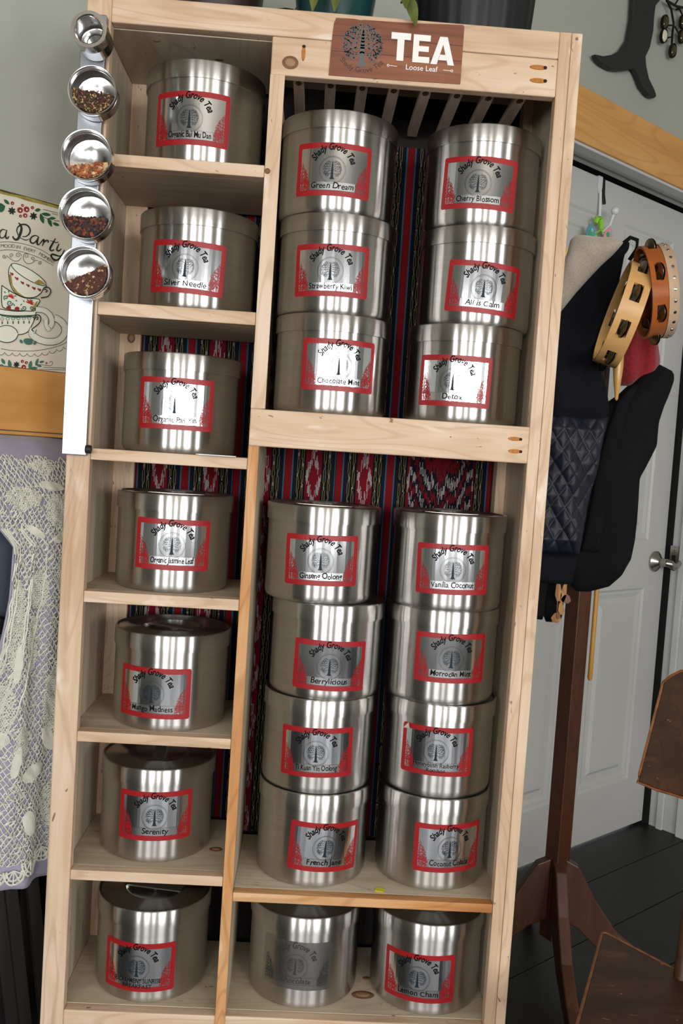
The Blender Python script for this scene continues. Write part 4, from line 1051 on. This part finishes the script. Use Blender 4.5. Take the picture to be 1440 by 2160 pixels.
foliage(t, .372, .115, .12, 9, .055, 2, [[(.350, .05, 2.035), (.345, .015, 2.02), (.343, .012, 1.985), (.3415, .011, 1.965)], [(.385, .05, 2.035), (.378, .02, 2.03), (.3745, .014, 1.995), (.3735, .013, 1.968)], [(.42, .06, 2.03), (.452, .02, 2.03), (.464, -.004, 1.995), (.4735, -.008, 1.955), (.4800, -.010, 1.9400)]])
t = pot('potted_plant', .600, .115, .0905, .105, .16, mat('black_pot', srgb(14, 15, 18), .55, 0, .1, 20), 'plant in a large ribbed black pot at the right of the cabinet top', 32)
foliage(t, .600, .115, .15, 12, .075, 3)

# ------------------------------------------------------------------ wall ornaments above the door
wt = thing('whale_tail', 'flat black whale tail ornament on the wall above the door', 'wall decor', W(1.72, D0 + .012, 2.35))
wh = [(1.6921, 2.5852), (1.6949, 2.5338), (1.6849, 2.4713), (1.6549, 2.431), (1.6162, 2.4053), (1.5704, 2.3864), (1.5309, 2.3784), (1.541, 2.3703), (1.569, 2.3641), (1.6173, 2.3655), (1.6559, 2.3752), (1.7016, 2.3924), (1.7246, 2.4024), (1.7413, 2.3904), (1.7701, 2.3658), (1.8077, 2.3528), (1.8386, 2.3539), (1.8478, 2.3622), (1.8351, 2.3762), (1.8007, 2.3982), (1.7805, 2.4297), (1.7745, 2.452), (1.7925, 2.4835), (1.8028, 2.5316), (1.8017, 2.5716), (1.8039, 2.6061), (1.826, 2.6303), (1.86, 2.68), (1.88, 2.78), (1.86, 2.90), (1.80, 2.96), (1.73, 2.94), (1.69, 2.86), (1.68, 2.74), (1.685, 2.65)]
b = MB(); b.prism(wh, .118, .134, lambda a, c_, d: W(a, d, c_)); part('tail', b, mat('charcoal_slate', srgb(30, 30, 31), .55, 0, .15, 25), wt, bevel=.003)
b = MB(); b.tube([W(1.735, D0, 2.80), W(1.735, .118, 2.80)], .006, 8); part('wall_peg', b, BLACK, wt)
br = thing('metal_branch', 'dark metal branch with oval glass discs on the wall beside the whale tail', 'wall decor', W(1.90, D0 + .01, 2.52))
WIRE = mat('dark_bronze', srgb(34, 28, 24), .45, .6, .1, 30)
paths = [[(1.8592, 2.6432), (1.8886, 2.6267), (1.9078, 2.5923), (1.9055, 2.557), (1.9079, 2.5261)], [(1.9086, 2.5871), (1.8731, 2.5746)], [(1.9061, 2.5531), (1.8836, 2.5426)], [(1.9142, 2.5862), (1.941, 2.5734), (1.955, 2.570)], [(1.8596, 2.6407), (1.9154, 2.6446), (1.9549, 2.6547), (2.05, 2.69), (2.15, 2.70)], [(1.9289, 2.6453), (1.9532, 2.6319)], [(1.9068, 2.647), (1.9201, 2.6656), (1.93, 2.70)], [(2.0, 2.67), (2.01, 2.62)], [(2.08, 2.70), (2.10, 2.75)]]
for i, p in enumerate(paths):
    b = MB(); b.tube([W(a, .132, z) for a, z in p], .0038 if i in (0, 4) else .0026, 6); part('wire_branch', b, WIRE, br, True)
b = MB(); b.tube([W(1.95, D0, 2.655), W(1.95, .132, 2.655)], .003, 6); part('wall_pin', b, WIRE, br)
for i, (a, z) in enumerate([(1.8615, 2.5801), (1.8626, 2.5409), (1.9175, 2.5168), (1.9604, 2.573), (1.9587, 2.6157), (1.93, 2.712), (2.01, 2.608), (2.105, 2.765)]):
    mt = wall_frame(a, .126, z) @ Matrix.Rotation(math.radians(-12), 4, 'Z') @ Matrix.Diagonal((1, 1.45, 1, 1))
    b = MB(); b.lathe([(0, 0), (.0150, 0), (.0158, .004), (.0150, .009), (.0135, .009), (.0130, .006), (0, .006)], 24, mt); d_ = part('disc_rim', b, WIRE, br, True)
    b = MB(); b.lathe([(.0132, .0062), (.010, .0105), (0, .0120)], 24, mt); part('glass_disc', b, mat('pearl_glass', srgb(206, 200, 180), .2, 0, .1, 30) if i == 1 else mat('olive_glass', srgb(56, 52, 20), .12, 0, .3, 30), d_, True)

# ------------------------------------------------------------------ hook, hanger and egg garland on the door
hk = thing('door_hook', 'white over-the-door hook with a ball tip at the top of the door', 'hook', W(1.788, .004, 2.0))
WH = mat('white_enamel', srgb(214, 216, 218), .35, 0, .03, 20)
b = MB(); b.prism([(1.7775, 2.136), (1.7985, 2.136), (1.7985, 2.105), (1.7925, 2.088), (1.7835, 2.088), (1.7775, 2.105)], .001, .004, lambda a, c_, d: W(a, d, c_)); WB(b, 1.7775, 1.7985, -.034, .004, 2.1362, 2.139); part('strap', b, WH, hk)
b = MB(); b.tube([W(1.788, .006, 2.092), W(1.787, .010, 2.04), W(1.785, .014, 1.985), W(1.786, .030, 1.972), W(1.788, .048, 1.985), W(1.789, .060, 2.018)], .0046, 8); part('arm', b, WH, hk, True)
b = MB(); b.lathe([(0, -.0125), (.0075, -.010), (.0118, -.004), (.0118, .004), (.0075, .010), (0, .0125)], 18, Matrix.Translation(W(1.789, .062, 2.026))); part('ball_tip', b, WH, hk, True)
bl = MB(); bl.tube([W(1.806, .002, 2.134), W(1.8065, .004, 2.09), W(1.810, .008, 2.060)], .005, 6); o = link('strap_end', bl.mesh('strap_end', BLACK, True)); tag(o, 'short black strap end hanging over the door top beside the hook', 'strap')
hg = thing('lime_hanger', 'lime green plastic hanger tip hanging on the white door hook', 'hanger', W(1.765, .03, 1.95))
LIME = mat('lime_plastic', srgb(140, 206, 50), .4, 0, .08, 40)
b = MB(); b.tube([W(1.752, .022, 1.988), W(1.757, .024, 2.004), W(1.769, .026, 2.006), W(1.776, .026, 1.992), W(1.778, .026, 1.975)], [.007, .008, .0085, .008, .006], 8)
b.tube([W(1.735, .028, 1.952), W(1.758, .028, 1.962), W(1.778, .026, 1.974), W(1.797, .028, 1.955)], .0032, 6); b.tube([W(1.742, .03, 1.95), W(1.77, .032, 1.925), W(1.80, .03, 1.93)], .006, 6); part('hook_and_arms', b, LIME, hg, True)
EG = [(1.7205, 1.943, .030, 'blue', srgb(92, 150, 170), 'glittery blue paper egg hanging on the door left of the hook', 8), (1.8097, 1.956, .030, 'pink', srgb(226, 150, 172), 'pink paper egg hanging on the door right of the hook', -12), (1.620, 1.850, .032, 'yellow', srgb(214, 208, 110), 'yellow paper egg with a green spot low beside the cabinet', 14)]
for a, z, r, nm, col, lab, rot in EG:
    t = thing('paper_egg', lab, 'ornament', W(a, .03, z - r), 'paper egg garland on the door')
    mt = wall_frame(a, .030, z) @ Matrix.Rotation(math.radians(rot), 4, 'Z')
    outl = [(r * .78 * math.cos(q) * (1 - .16 * math.sin(q)), r * 1.15 * math.sin(q)) for q in (2 * PI * i / 28 for i in range(28))]
    b = MB(); b.prism(outl, 0, .003, lambda x, y, zz: mt @ Vector((x, y, zz))); eb = part('egg', b, mat('egg_' + nm, col, .7, 0, .2, 300), t)
    for x, y, rr, c2, n2 in ((-.2, .2, .30, srgb(70, 160, 110), 'green'), (.25, -.45, .26, srgb(236, 226, 120), 'cream'), (.2, .55, .2, srgb(120, 200, 190), 'aqua')):
        b = MB(); b.prism([(x * r + rr * r * math.cos(2 * PI * i / 14), y * r + rr * r * math.sin(2 * PI * i / 14)) for i in range(14)], .003, .0036, lambda x, y, zz: mt @ Vector((x, y, zz))); part('spot', b, mat('spot_' + n2, c2, .7), eb)

# ------------------------------------------------------------------ coat rack
RACKW = wood('rack_wood', srgb(48, 23, 12), srgb(74, 38, 20), srgb(94, 52, 29), 'z', rough=.4, grain=30, bump=.1)
rx, ry = 1.040, .710
ra = thing('coat_rack', 'dark brown wooden coat rack post with curved feet, hung with coats', 'coat rack', (rx, ry, 0))
def rotbox(b, cx, cy, hx, hy, z0, z1, ang):
    c_, s_ = math.cos(ang), math.sin(ang); b.box(-hx, hx, -hy, hy, z0, z1, lambda x, y, z: Vector((cx + x * c_ - y * s_, cy + x * s_ + y * c_, z)))
b = MB(); rotbox(b, rx, ry, .0215, .0215, .10, 1.62, .5); part('post', b, RACKW, ra, bevel=.003)
for k in range(4):
    a = .5 + PI / 4 - PI / 4 + k * PI / 2 - .55
    ca, sa = math.cos(a), math.sin(a)
    prof = [(.018, .30), (.05, .285), (.10, .20), (.16, .12), (.24, .06), (.30, .025), (.31, 0), (.27, 0), (.20, .035), (.12, .075), (.06, .13), (.018, .15)]
    b = MB(); b.prism(prof, -.014, .014, lambda r, z, w_: Vector((rx + ca * r - sa * w_, ry + sa * r + ca * w_, z))); part('foot', b, RACKW, ra, bevel=.003)
for k in range(6):
    a = .3 + k * PI / 3; b = MB(); b.tube([Vector((rx, ry, 1.52 + .05 * (k % 2))), Vector((rx + .06 * math.cos(a), ry + .06 * math.sin(a), 1.56 + .05 * (k % 2))), Vector((rx + .085 * math.cos(a), ry + .085 * math.sin(a), 1.60 + .05 * (k % 2)))], [.009, .008, .007], 8); part('peg', b, RACKW, ra, True)

def interp(rows, z):
    for r0, r1 in zip(rows, rows[1:]):
        if r0[0] >= z >= r1[0]:
            t = (r0[0] - z) / (r0[0] - r1[0] + 1e-9); return [r0[k] + (r1[k] - r0[k]) * t for k in range(1, 3)]
    return list(rows[-1][1:3])
def slab(rows, y0, th, nu=30, nv=50, fold=None, extra=None):
    """a hanging garment: closed puffy sheet between a left and a right edge"""
    z1, z0 = rows[0][0], rows[-1][0]; V = []; F = []; n2 = 2 * nu
    for j in range(nv + 1):
        z = z1 + (z0 - z1) * j / nv; xl, xr = interp(rows, z); cap = min(1, math.sqrt(min(j, nv - j) / nv * 9 + .02))
        for i in range(n2):
            front = i < nu; u = i / nu if front else 2 - i / nu
            x = xl + (xr - xl) * (.5 - .5 * math.cos(PI * u)); pr = max(0, math.sin(PI * u)) ** .7 * th * cap
            yy = y0 - pr if front else y0 + pr * .6
            if fold: yy += fold(x, z) * max(0, math.sin(PI * u)) ** .4
            if front and extra: yy -= extra(x, z) * max(0, math.sin(PI * u)) ** .4
            V.append((x, yy, z))
    for j in range(nv):
        for i in range(n2): k = (i + 1) % n2; F.append((j * n2 + i, j * n2 + k, (j + 1) * n2 + k, (j + 1) * n2 + i))
    F.append(tuple(range(n2))); F.append(tuple(nv * n2 + i for i in range(n2))[::-1])
    b = MB(); b.add(V, F); return b
NAVYSH = mat('navy_shell', srgb(11, 13, 20), .85, 0, .15, 30, spec=.2); QUILT = mat('navy_quilting', srgb(17, 21, 36), .55, 0, .12, 60)
FLEECE = mat('fleece', srgb(176, 164, 148), .95, 0, .18, 420, bump=.8, sheen=.4); COATB = mat('black_wool', srgb(10, 10, 13), .85, 0, .2, 60, spec=.2); REDC = mat('red_knit', srgb(130, 8, 18), .85, 0, .3, 160, bump=.5, sheen=.3)
nv_ = thing('navy_coat', 'navy coat with quilted lining and turned-out beige fleece hanging beside the cabinet', 'coat', (.93, .53, .99))
foldn = lambda x, z: .006 * math.sin(x * 70 + z * 12) + .004 * math.sin(x * 31 - z * 40)
part('shell', slab([(1.738, 1.012, 1.036), (1.722, .985, 1.034), (1.709, .962, 1.025), (1.654, .880, 1.0195), (1.5925, .85, 1.002), (1.5407, .84, .982), (1.4802, .84, .985), (1.4212, .84, 1.0111), (1.3812, .84, 1.0217), (1.33, .84, 1.012)], .545, .035, 30, 60, foldn), NAVYSH, nv_, 'all')
def quilt(x, z):
    p, q = (x + z * .62) / .030, (x - z * .62) / .030
    return .0065 * (min(abs(math.sin(PI * p)), abs(math.sin(PI * q))) ** .5) + .002 * math.sin(x * 90 + z * 60)
part('quilted_lining', slab([(1.362, .84, 1.0205), (1.3191, .84, 1.0093), (1.2366, .84, 1.0026), (1.1741, .84, .9901), (1.1012, .84, .9825), (1.058, .84, .9786)], .540, .034, 110, 150, foldn, quilt), QUILT, nv_, 'all', label='shiny navy diamond-quilted lining')
part('hem_band', slab([(1.060, .84, .977), (1.03, .84, .974), (.9905, .84, .968)], .540, .032, 60, 12, lambda x, z: .0012 * math.sin(x * 700)), NAVYSH, nv_, 'all', label='ribbed navy hem band')
part('fleece_lining', slab([(1.738, .912, .990), (1.730, .900, 1.013), (1.70, .895, .990), (1.6758, .885, .966), (1.62, .865, .921), (1.5764, .85, .890), (1.54, .84, .862)], .512, .030, 30, 40, lambda x, z: .003 * math.sin(x * 90 + z * 60)), FLEECE, nv_, 'all', label='turned-out beige fleece lining')
b = MB(); b.tube([(1.008, .510, 1.724), (1.022, .498, 1.738), (1.037, .498, 1.734), (1.040, .505, 1.716), (1.028, .510, 1.694)], .0045, 6); part('hanging_loop', b, COATB, nv_, True)
dg = thing('dark_garment', 'black garment hem hanging below the navy coat', 'garment', (.90, .57, .90))
part('panel', slab([(.999, .84, .926), (.95, .84, .923), (.92, .84, .922), (.903, .842, .920)], .575, .018, 24, 20, lambda x, z: .003 * math.sin(x * 120)), COATB, dg, 'all'); part('panel', slab([(.999, .926, .975), (.95, .925, .972), (.91, .928, .970), (.895, .935, .965)], .600, .018, 20, 20), COATB, dg, 'all')
bc = thing('black_coat', 'black coat with a rounded hem hanging at the right of the coat rack', 'coat', (1.08, .60, .967))
def seam(x, z): return -.004 * math.exp(-((x - 1.118 - .02 * math.sin((z - 1.1) * 5)) / .004) ** 2) + .005 * math.sin(x * 45 + z * 14) + .004 * math.sin(z * 30 - x * 20)
part('body', slab([(1.495, 1.146, 1.1512), (1.478, 1.125, 1.1876), (1.46, 1.105, 1.1892), (1.42, 1.068, 1.178), (1.3984, 1.040, 1.1705), (1.363, 1.022, 1.1619), (1.3095, 1.012, 1.1611), (1.2655, 1.004, 1.1432), (1.2325, .998, 1.1297), (1.1896, .992, 1.1312), (1.1358, .988, 1.1326), (1.0925, .984, 1.1308), (1.0487, .98, 1.1236), (1.0096, .985, 1.1051), (.981, .99, 1.0802), (.9665, 1.005, 1.0376)], .625, .040, 40, 70, None, seam), COATB, bc, 'all')
part('lapel', slab([(1.440, 1.085, 1.100), (1.40, 1.052, 1.085), (1.34, 1.036, 1.072), (1.25, 1.02, 1.060), (1.15, 1.01, 1.050), (1.06, 1.0, 1.04)], .588, .010, 14, 30), COATB, bc, 'all')
rc = thing('red_knit', 'red knitted cloth tucked behind the tambourines', 'knitwear', (1.10, .63, 1.44))
part('cloth', slab([(1.66, 1.085, 1.122), (1.6275, 1.075, 1.126), (1.56, 1.058, 1.142), (1.5025, 1.050, 1.1554), (1.486, 1.050, 1.1536), (1.46, 1.055, 1.125), (1.440, 1.068, 1.098)], .625, .028, 30, 40, lambda x, z: .007 * math.sin(x * 130 + z * 10)), REDC, rc, 'all')
st = thing('wooden_rod', 'thick pale varnished wooden rod hanging behind the pale tambourine', 'rod', (1.04, .555, 1.40))
b = MB(); pr = [(0, 0), (.0035, .004), (.0095, .055), (.0112, .075), (.0112, .19), (.0105, .235), (.006, .252), (0, .256)]
p, q = Vector((1.0405, .557, 1.399)), Vector((1.0330, .557, 1.656)); b.lathe(pr, 20, Matrix.Translation(p) @ (q - p).to_track_quat('Z', 'Y').to_matrix().to_4x4()); part('shaft', b, mat('pale_varnish', srgb(206, 160, 90), .28, 0, .1, 20, stretch=(20, 20, 2)), st, True)
b = MB(); b.tube([(1.0330, .557, 1.652), (1.030, .59, 1.662), (1.024, .64, 1.60)], .0012, 5); part('cord', b, BLACK, st)
st = thing('thin_stick', 'thin yellow wooden stick hanging down beside the coat rack post', 'stick', (1.08, .70, .74))
b = MB(); b.tube([(1.0789, .70, 1.10), (1.0790, .70, .96), (1.0796, .70, .80), (1.0798, .70, .748), (1.0799, .70, .742)], [.0052, .0054, .0056, .0058, .003], 10); part('shaft', b, mat('yellow_stick', srgb(190, 138, 60), .4, 0, .15, 30, stretch=(20, 20, 2)), st, True)
b = MB(); b.tube([(1.0789, .70, 1.098), (1.07, .69, 1.14), (1.045, .665, 1.50)], .0012, 5); part('cord', b, BLACK, st)
ch = thing('wood_chip_rattle', 'hanging rattle of brown wood chips below the navy coat', 'rattle', (.95, .56, .905))
CH1 = wood('chip_wood', srgb(110, 64, 26), srgb(168, 116, 60), srgb(206, 160, 100), 'z', grain=200); CH2 = mat('chip_red', srgb(110, 58, 38), .45, 0, .2, 60)
for x, z, w_, h_, r, m_ in [(.944, .972, .011, .030, .1, CH1), (.956, .970, .010, .032, -.1, CH1), (.9620, .957, .017, .014, -.15, CH2), (.953, .935, .010, .020, .15, CH1), (.9455, .913, .016, .016, -.2, CH1), (.949, .925, .007, .02, 0, CH2)]:
    b = MB(); c_, s_ = math.cos(r), math.sin(r); P_ = [(-.5, -.9), (.5, -.9), (.9, -.3), (.55, .6), (0, 1), (-.55, .6), (-.9, -.3)]
    b.prism([(x + (a * w_ * c_ - e * h_ * s_) * .8, z + (a * w_ * s_ + e * h_ * c_) * .8) for a, e in P_], .556 - .004 * (x * 1000 % 3), .561 - .004 * (x * 1000 % 3), lambda a, e, d: Vector((a, d, e))); part('wood_chip', b, m_, ch, bevel=.0008)
b = MB(); b.tube([(.962, .556, .968), (.962, .557, .99), (.965, .56, 1.06)], .001, 5); b.tube([(.9455, .556, .925), (.947, .558, .97), (.95, .56, 1.06)], .001, 5); part('cord', b, mat('twine', srgb(176, 140, 90), .8), ch)

# tambourines
def tambourine(label, cen, ldir, a0, tau, R, wd, slot0, dslot, slots, band, wood_m, skin=None):
    cen = Vector(cen); Lh = Vector(ldir).normalized(); A0 = Vector(a0).normalized(); Yv = Vector((.346, .924, .16)).normalized()
    A0 = (A0 - Lh * A0.dot(Lh)).normalized(); Ax = A0 * math.cos(tau) + Yv * math.sin(tau); Dv = (-Yv * math.cos(tau) + A0 * math.sin(tau)); Dv = (Dv - Lh * Dv.dot(Lh)).normalized()
    t = thing('tambourine', label, 'tambourine', cen - Vector((0, 0, R)), 'tambourines on the coat rack')
    Pt = lambda th, r, w_: cen + (Lh * math.cos(th) + Dv * math.sin(th)) * r + Ax * w_
    w0, w1 = band; ws = [w0, w0 + (w1 - w0) * .28, w0 + (w1 - w0) * .72, w1]; n_ = 120; th_ = .0055
    cs = [math.radians(slot0 + dslot * k) for k in range(slots)]; hl = math.radians(10.5)
    gap = lambda a: any(abs((a - c_ + PI) % (2 * PI) - PI) < hl for c_ in cs)
    V = []; F = []
    for i in range(n_):
        th = 2 * PI * i / n_
        V += [Pt(th, R, w_) for w_ in ws] + [Pt(th, R - th_, w_) for w_ in ws]
    g = [gap(2 * PI * (i + .5) / n_) for i in range(n_)]
    for i in range(n_):
        j = (i + 1) % n_; a, c_ = i * 8, j * 8
        for k in range(3):
            if k == 1 and g[i]: continue
            F.append((a + k, a + k + 1, c_ + k + 1, c_ + k)); F.append((a + 4 + k, c_ + 4 + k, c_ + 5 + k, a + 5 + k))
        F.append((a, c_, c_ + 4, a + 4)); F.append((a + 3, a + 7, c_ + 7, c_ + 3))
        if g[i]: F.append((a + 1, a + 5, c_ + 5, c_ + 1)); F.append((a + 2, c_ + 2, c_ + 6, a + 6))
        if g[i] != g[i - 1]: F.append((a + 1, a + 2, a + 6, a + 5))
    b = MB(); b.add(V, F); part('frame', b, wood_m, t, True)
    wm = (w0 + w1) / 2
    top = Pt(PI, R - .003, wm); b = MB(); b.tube([top, top + Vector((.01, .05, .012)), Vector((rx + .02, ry - .06, 1.60))], .0016, 5); part('hanging_cord', b, BLACK, t)
    for c_ in cs:
        for s_ in (-1, 1):
            ctr = Pt(c_, R - .004, wm + s_ * .0022)
            mt = Matrix.Translation(ctr) @ (Ax * s_).to_track_quat('Z', 'Y').to_matrix().to_4x4()
            b = MB(); b.lathe([(0, .0032), (.005, .0030), (.009, .0004), (.0185, 0), (.0190, -.0006), (.009, -.0003), (.005, .0022), (0, .0024)], 22, mt)
            part('jingle', b, mat('aged_brass', (.20, .18, .14, 1), .3, 1, .2, 60), t, True)
        b = MB(); b.tube([Pt(c_, R - .003, ws[1] - .003), Pt(c_, R - .003, ws[2] + .003)], .0012, 6); part('pin', b, NICKEL, t)
    if skin:
        s0, s1 = skin; b = MB(); V = []; F = []
        for i in range(n_):
            th = 2 * PI * i / n_; V += [Pt(th, R + .0012, s0), Pt(th, R + .0014, s1 - .002), Pt(th, R - .001, s1 + .0005), Pt(th, R * .5, s1 + .0005)]
        for i in range(n_):
            a, c_ = i * 4, (i + 1) % n_ * 4
            for k in range(3): F.append((a + k, a + k + 1, c_ + k + 1, c_ + k))
        F.append(tuple(i * 4 + 3 for i in range(n_))); b.add(V, F); part('skin', b, mat('drum_skin', srgb(186, 158, 132), .5, 0, .1, 30), t, True, label='pale drum skin with tacked edge')
        for k in range(26):
            th = 2 * PI * k / 26; mt = Matrix.Translation(Pt(th, R + .0012, (s0 + s1) / 2 + .001)) @ (Pt(th, 1, 0) - Pt(th, 0, 0)).to_track_quat('Z', 'Y').to_matrix().to_4x4()
            b = MB(); b.lathe([(.0036, 0), (.0030, .0012), (0, .002)], 12, mt); part('tack', b, NICKEL, t, True)
    return t
t1 = tambourine('pale wooden tambourine without a skin hanging in front of the coats', (1.000, .43, 1.5620), (-.0601, 0, -.2186), (.964, 0, -.265), math.radians(8), .105, .046, 63, 40, 9, (-.028, .020), mat('blond_wood', srgb(206, 160, 100), .35, 0, .08, 12, stretch=(1, 1, 8)))
t2 = tambourine('orange-brown tambourine with a tacked pale skin, nearest the door knob', (1.0646, .43, 1.6156), (.035, 0, -.2025), (.985, 0, .17), math.radians(13), .093, .056, 55, 51.43, 7, (-.034, .002), mat('amber_wood', srgb(160, 86, 36), .3, 0, .15, 12, stretch=(1, 1, 8)), (.000, .022))

# ------------------------------------------------------------------ worn wooden chair at the lower right
OLD = wood('worn_chair', srgb(36, 20, 11), srgb(62, 38, 22), srgb(88, 54, 30), 'x', rough=.45, grain=22, patch=9, bump=.3, worn=srgb(112, 72, 42), specks=srgb(168, 112, 66)); EDGE = mat('worn_edge', srgb(128, 80, 44), .5, 0, .35, 60)
ac = Vector((.933, .082, 0)); u1 = Vector((math.cos(math.radians(-53.585)), math.sin(math.radians(-53.585)), 0)); u2 = Vector((math.cos(math.radians(-115)), math.sin(math.radians(-115)), 0)); un = Vector((-u1.y, u1.x, 0))
chr_ = thing('wooden_chair', 'worn dark brown wooden chair with rubbed edges at the lower right', 'chair', ac + u1 * .2 + u2 * .18)
def rounded(pts, r=.02, k=4):
    out_ = []; n_ = len(pts)
    for i in range(n_):
        p0, p1, p2 = Vector(pts[i - 1]), Vector(pts[i]), Vector(pts[(i + 1) % n_]); a = p1 + (p0 - p1).normalized() * r; c_ = p1 + (p2 - p1).normalized() * r
        for j in range(k + 1): t = j / k; out_.append(tuple((a * (1 - t) ** 2 + p1 * 2 * t * (1 - t) + c_ * t * t)[:2]))
    return out_
seat = [ac, ac + u1 * .37, ac + u1 * .40 + u2 * .38 + u1 * .0, ac + u2 * .40]
so_ = rounded([(p.x, p.y) for p in seat], .014)
b = MB(); b.prism(so_, .428, .450); sea = part('seat', b, OLD, chr_, bevel=.004)
b = MB(); cpts = [(Vector((*p, .4488)) + (ac + u1 * .19 + u2 * .19 - Vector((*p, 0))).normalized() * .0012) for p in so_]; b.tube(cpts + [cpts[0]], .0026, 6); part('rubbed_edge', b, EDGE, sea, True, label='lighter rubbed seat edge')
def bow(u): return .018 * (1 - (2 * u - 1) ** 2)
def backr(front):
    b = MB(); nu = 20; prof = [(.729, 0), (.90, .0)]
    V = []; F = []; nz_ = 12
    for side in (0, 1):
        for j in range(nz_ + 1):
            for i in range(nu + 1):
                u = i / nu; v = j / nz_; al = .050 + u * .30 + .020 * (v) * (1 - 2 * u)
                e = min(u, 1 - u); top = .930 - .028 * max(0, 1 - e / .16) ** 2; z = .727 + (top - .727) * v + .004 * max(0, 1 - e / .1) * (1 - v)
                p = ac + u1 * al + un * (bow(u) - side * .012 + .018 * v); V.append((p.x, p.y, z))
    o_ = (nz_ + 1) * (nu + 1); id_ = lambda s_, i, j: s_ * o_ + j * (nu + 1) + i
    for j in range(nz_):
        for i in range(nu): F.append((id_(0, i, j), id_(0, i + 1, j), id_(0, i + 1, j + 1), id_(0, i, j + 1))); F.append((id_(1, i, j), id_(1, i, j + 1), id_(1, i + 1, j + 1), id_(1, i + 1, j)))
        F.append((id_(0, 0, j), id_(0, 0, j + 1), id_(1, 0, j + 1), id_(1, 0, j))); F.append((id_(0, nu, j), id_(1, nu, j), id_(1, nu, j + 1), id_(0, nu, j + 1)))
    for i in range(nu): F.append((id_(0, i, 0), id_(1, i, 0), id_(1, i + 1, 0), id_(0, i + 1, 0))); F.append((id_(0, i, nz_), id_(0, i + 1, nz_), id_(1, i + 1, nz_), id_(1, i, nz_)))
    b.add(V, F); rim = [Vector(V[id_(1, i, 0)]) for i in range(nu, -1, -1)] + [Vector(V[id_(1, 0, j)]) for j in range(1, nz_ + 1)] + [Vector(V[id_(1, i, nz_)]) for i in range(1, nu + 1)]
    return b, rim
bb, rim = backr(0); bk = part('backrest', bb, OLD, chr_, True, bevel=.003)
b = MB(); b.tube(rim, .0022, 6); part('rubbed_edge', b, EDGE, bk, True, label='lighter rubbed backrest edge')
for al in (.15, .25):
    b = MB(); p = ac + u1 * al; b.tube([p + u2 * .02 + Vector((0, 0, .42)), p + un * .012 + Vector((0, 0, .60)), p + un * .030 + Vector((0, 0, .74)), p + un * .036 + Vector((0, 0, .84))], [.013, .012, .011, .010], 10); part('back_post', b, OLD, chr_, True)
cs_ = sum(seat, Vector()) / 4
for p in seat:
    q = p + (cs_ - p) * .22; e = p + (cs_ - p) * .02
    b = MB(); b.tube([Vector((q.x, q.y, .43)), Vector((e.x, e.y, 0))], [.017, .012], 10); part('leg', b, OLD, chr_, True)
for a, c_ in ((0, 1), (1, 2), (2, 3), (3, 0)):
    f = lambda p: p + (cs_ - p) * .10 + Vector((0, 0, .2)); b = MB(); b.tube([f(seat[a]), f(seat[c_])], .008, 8); part('stretcher', b, OLD, chr_, True)
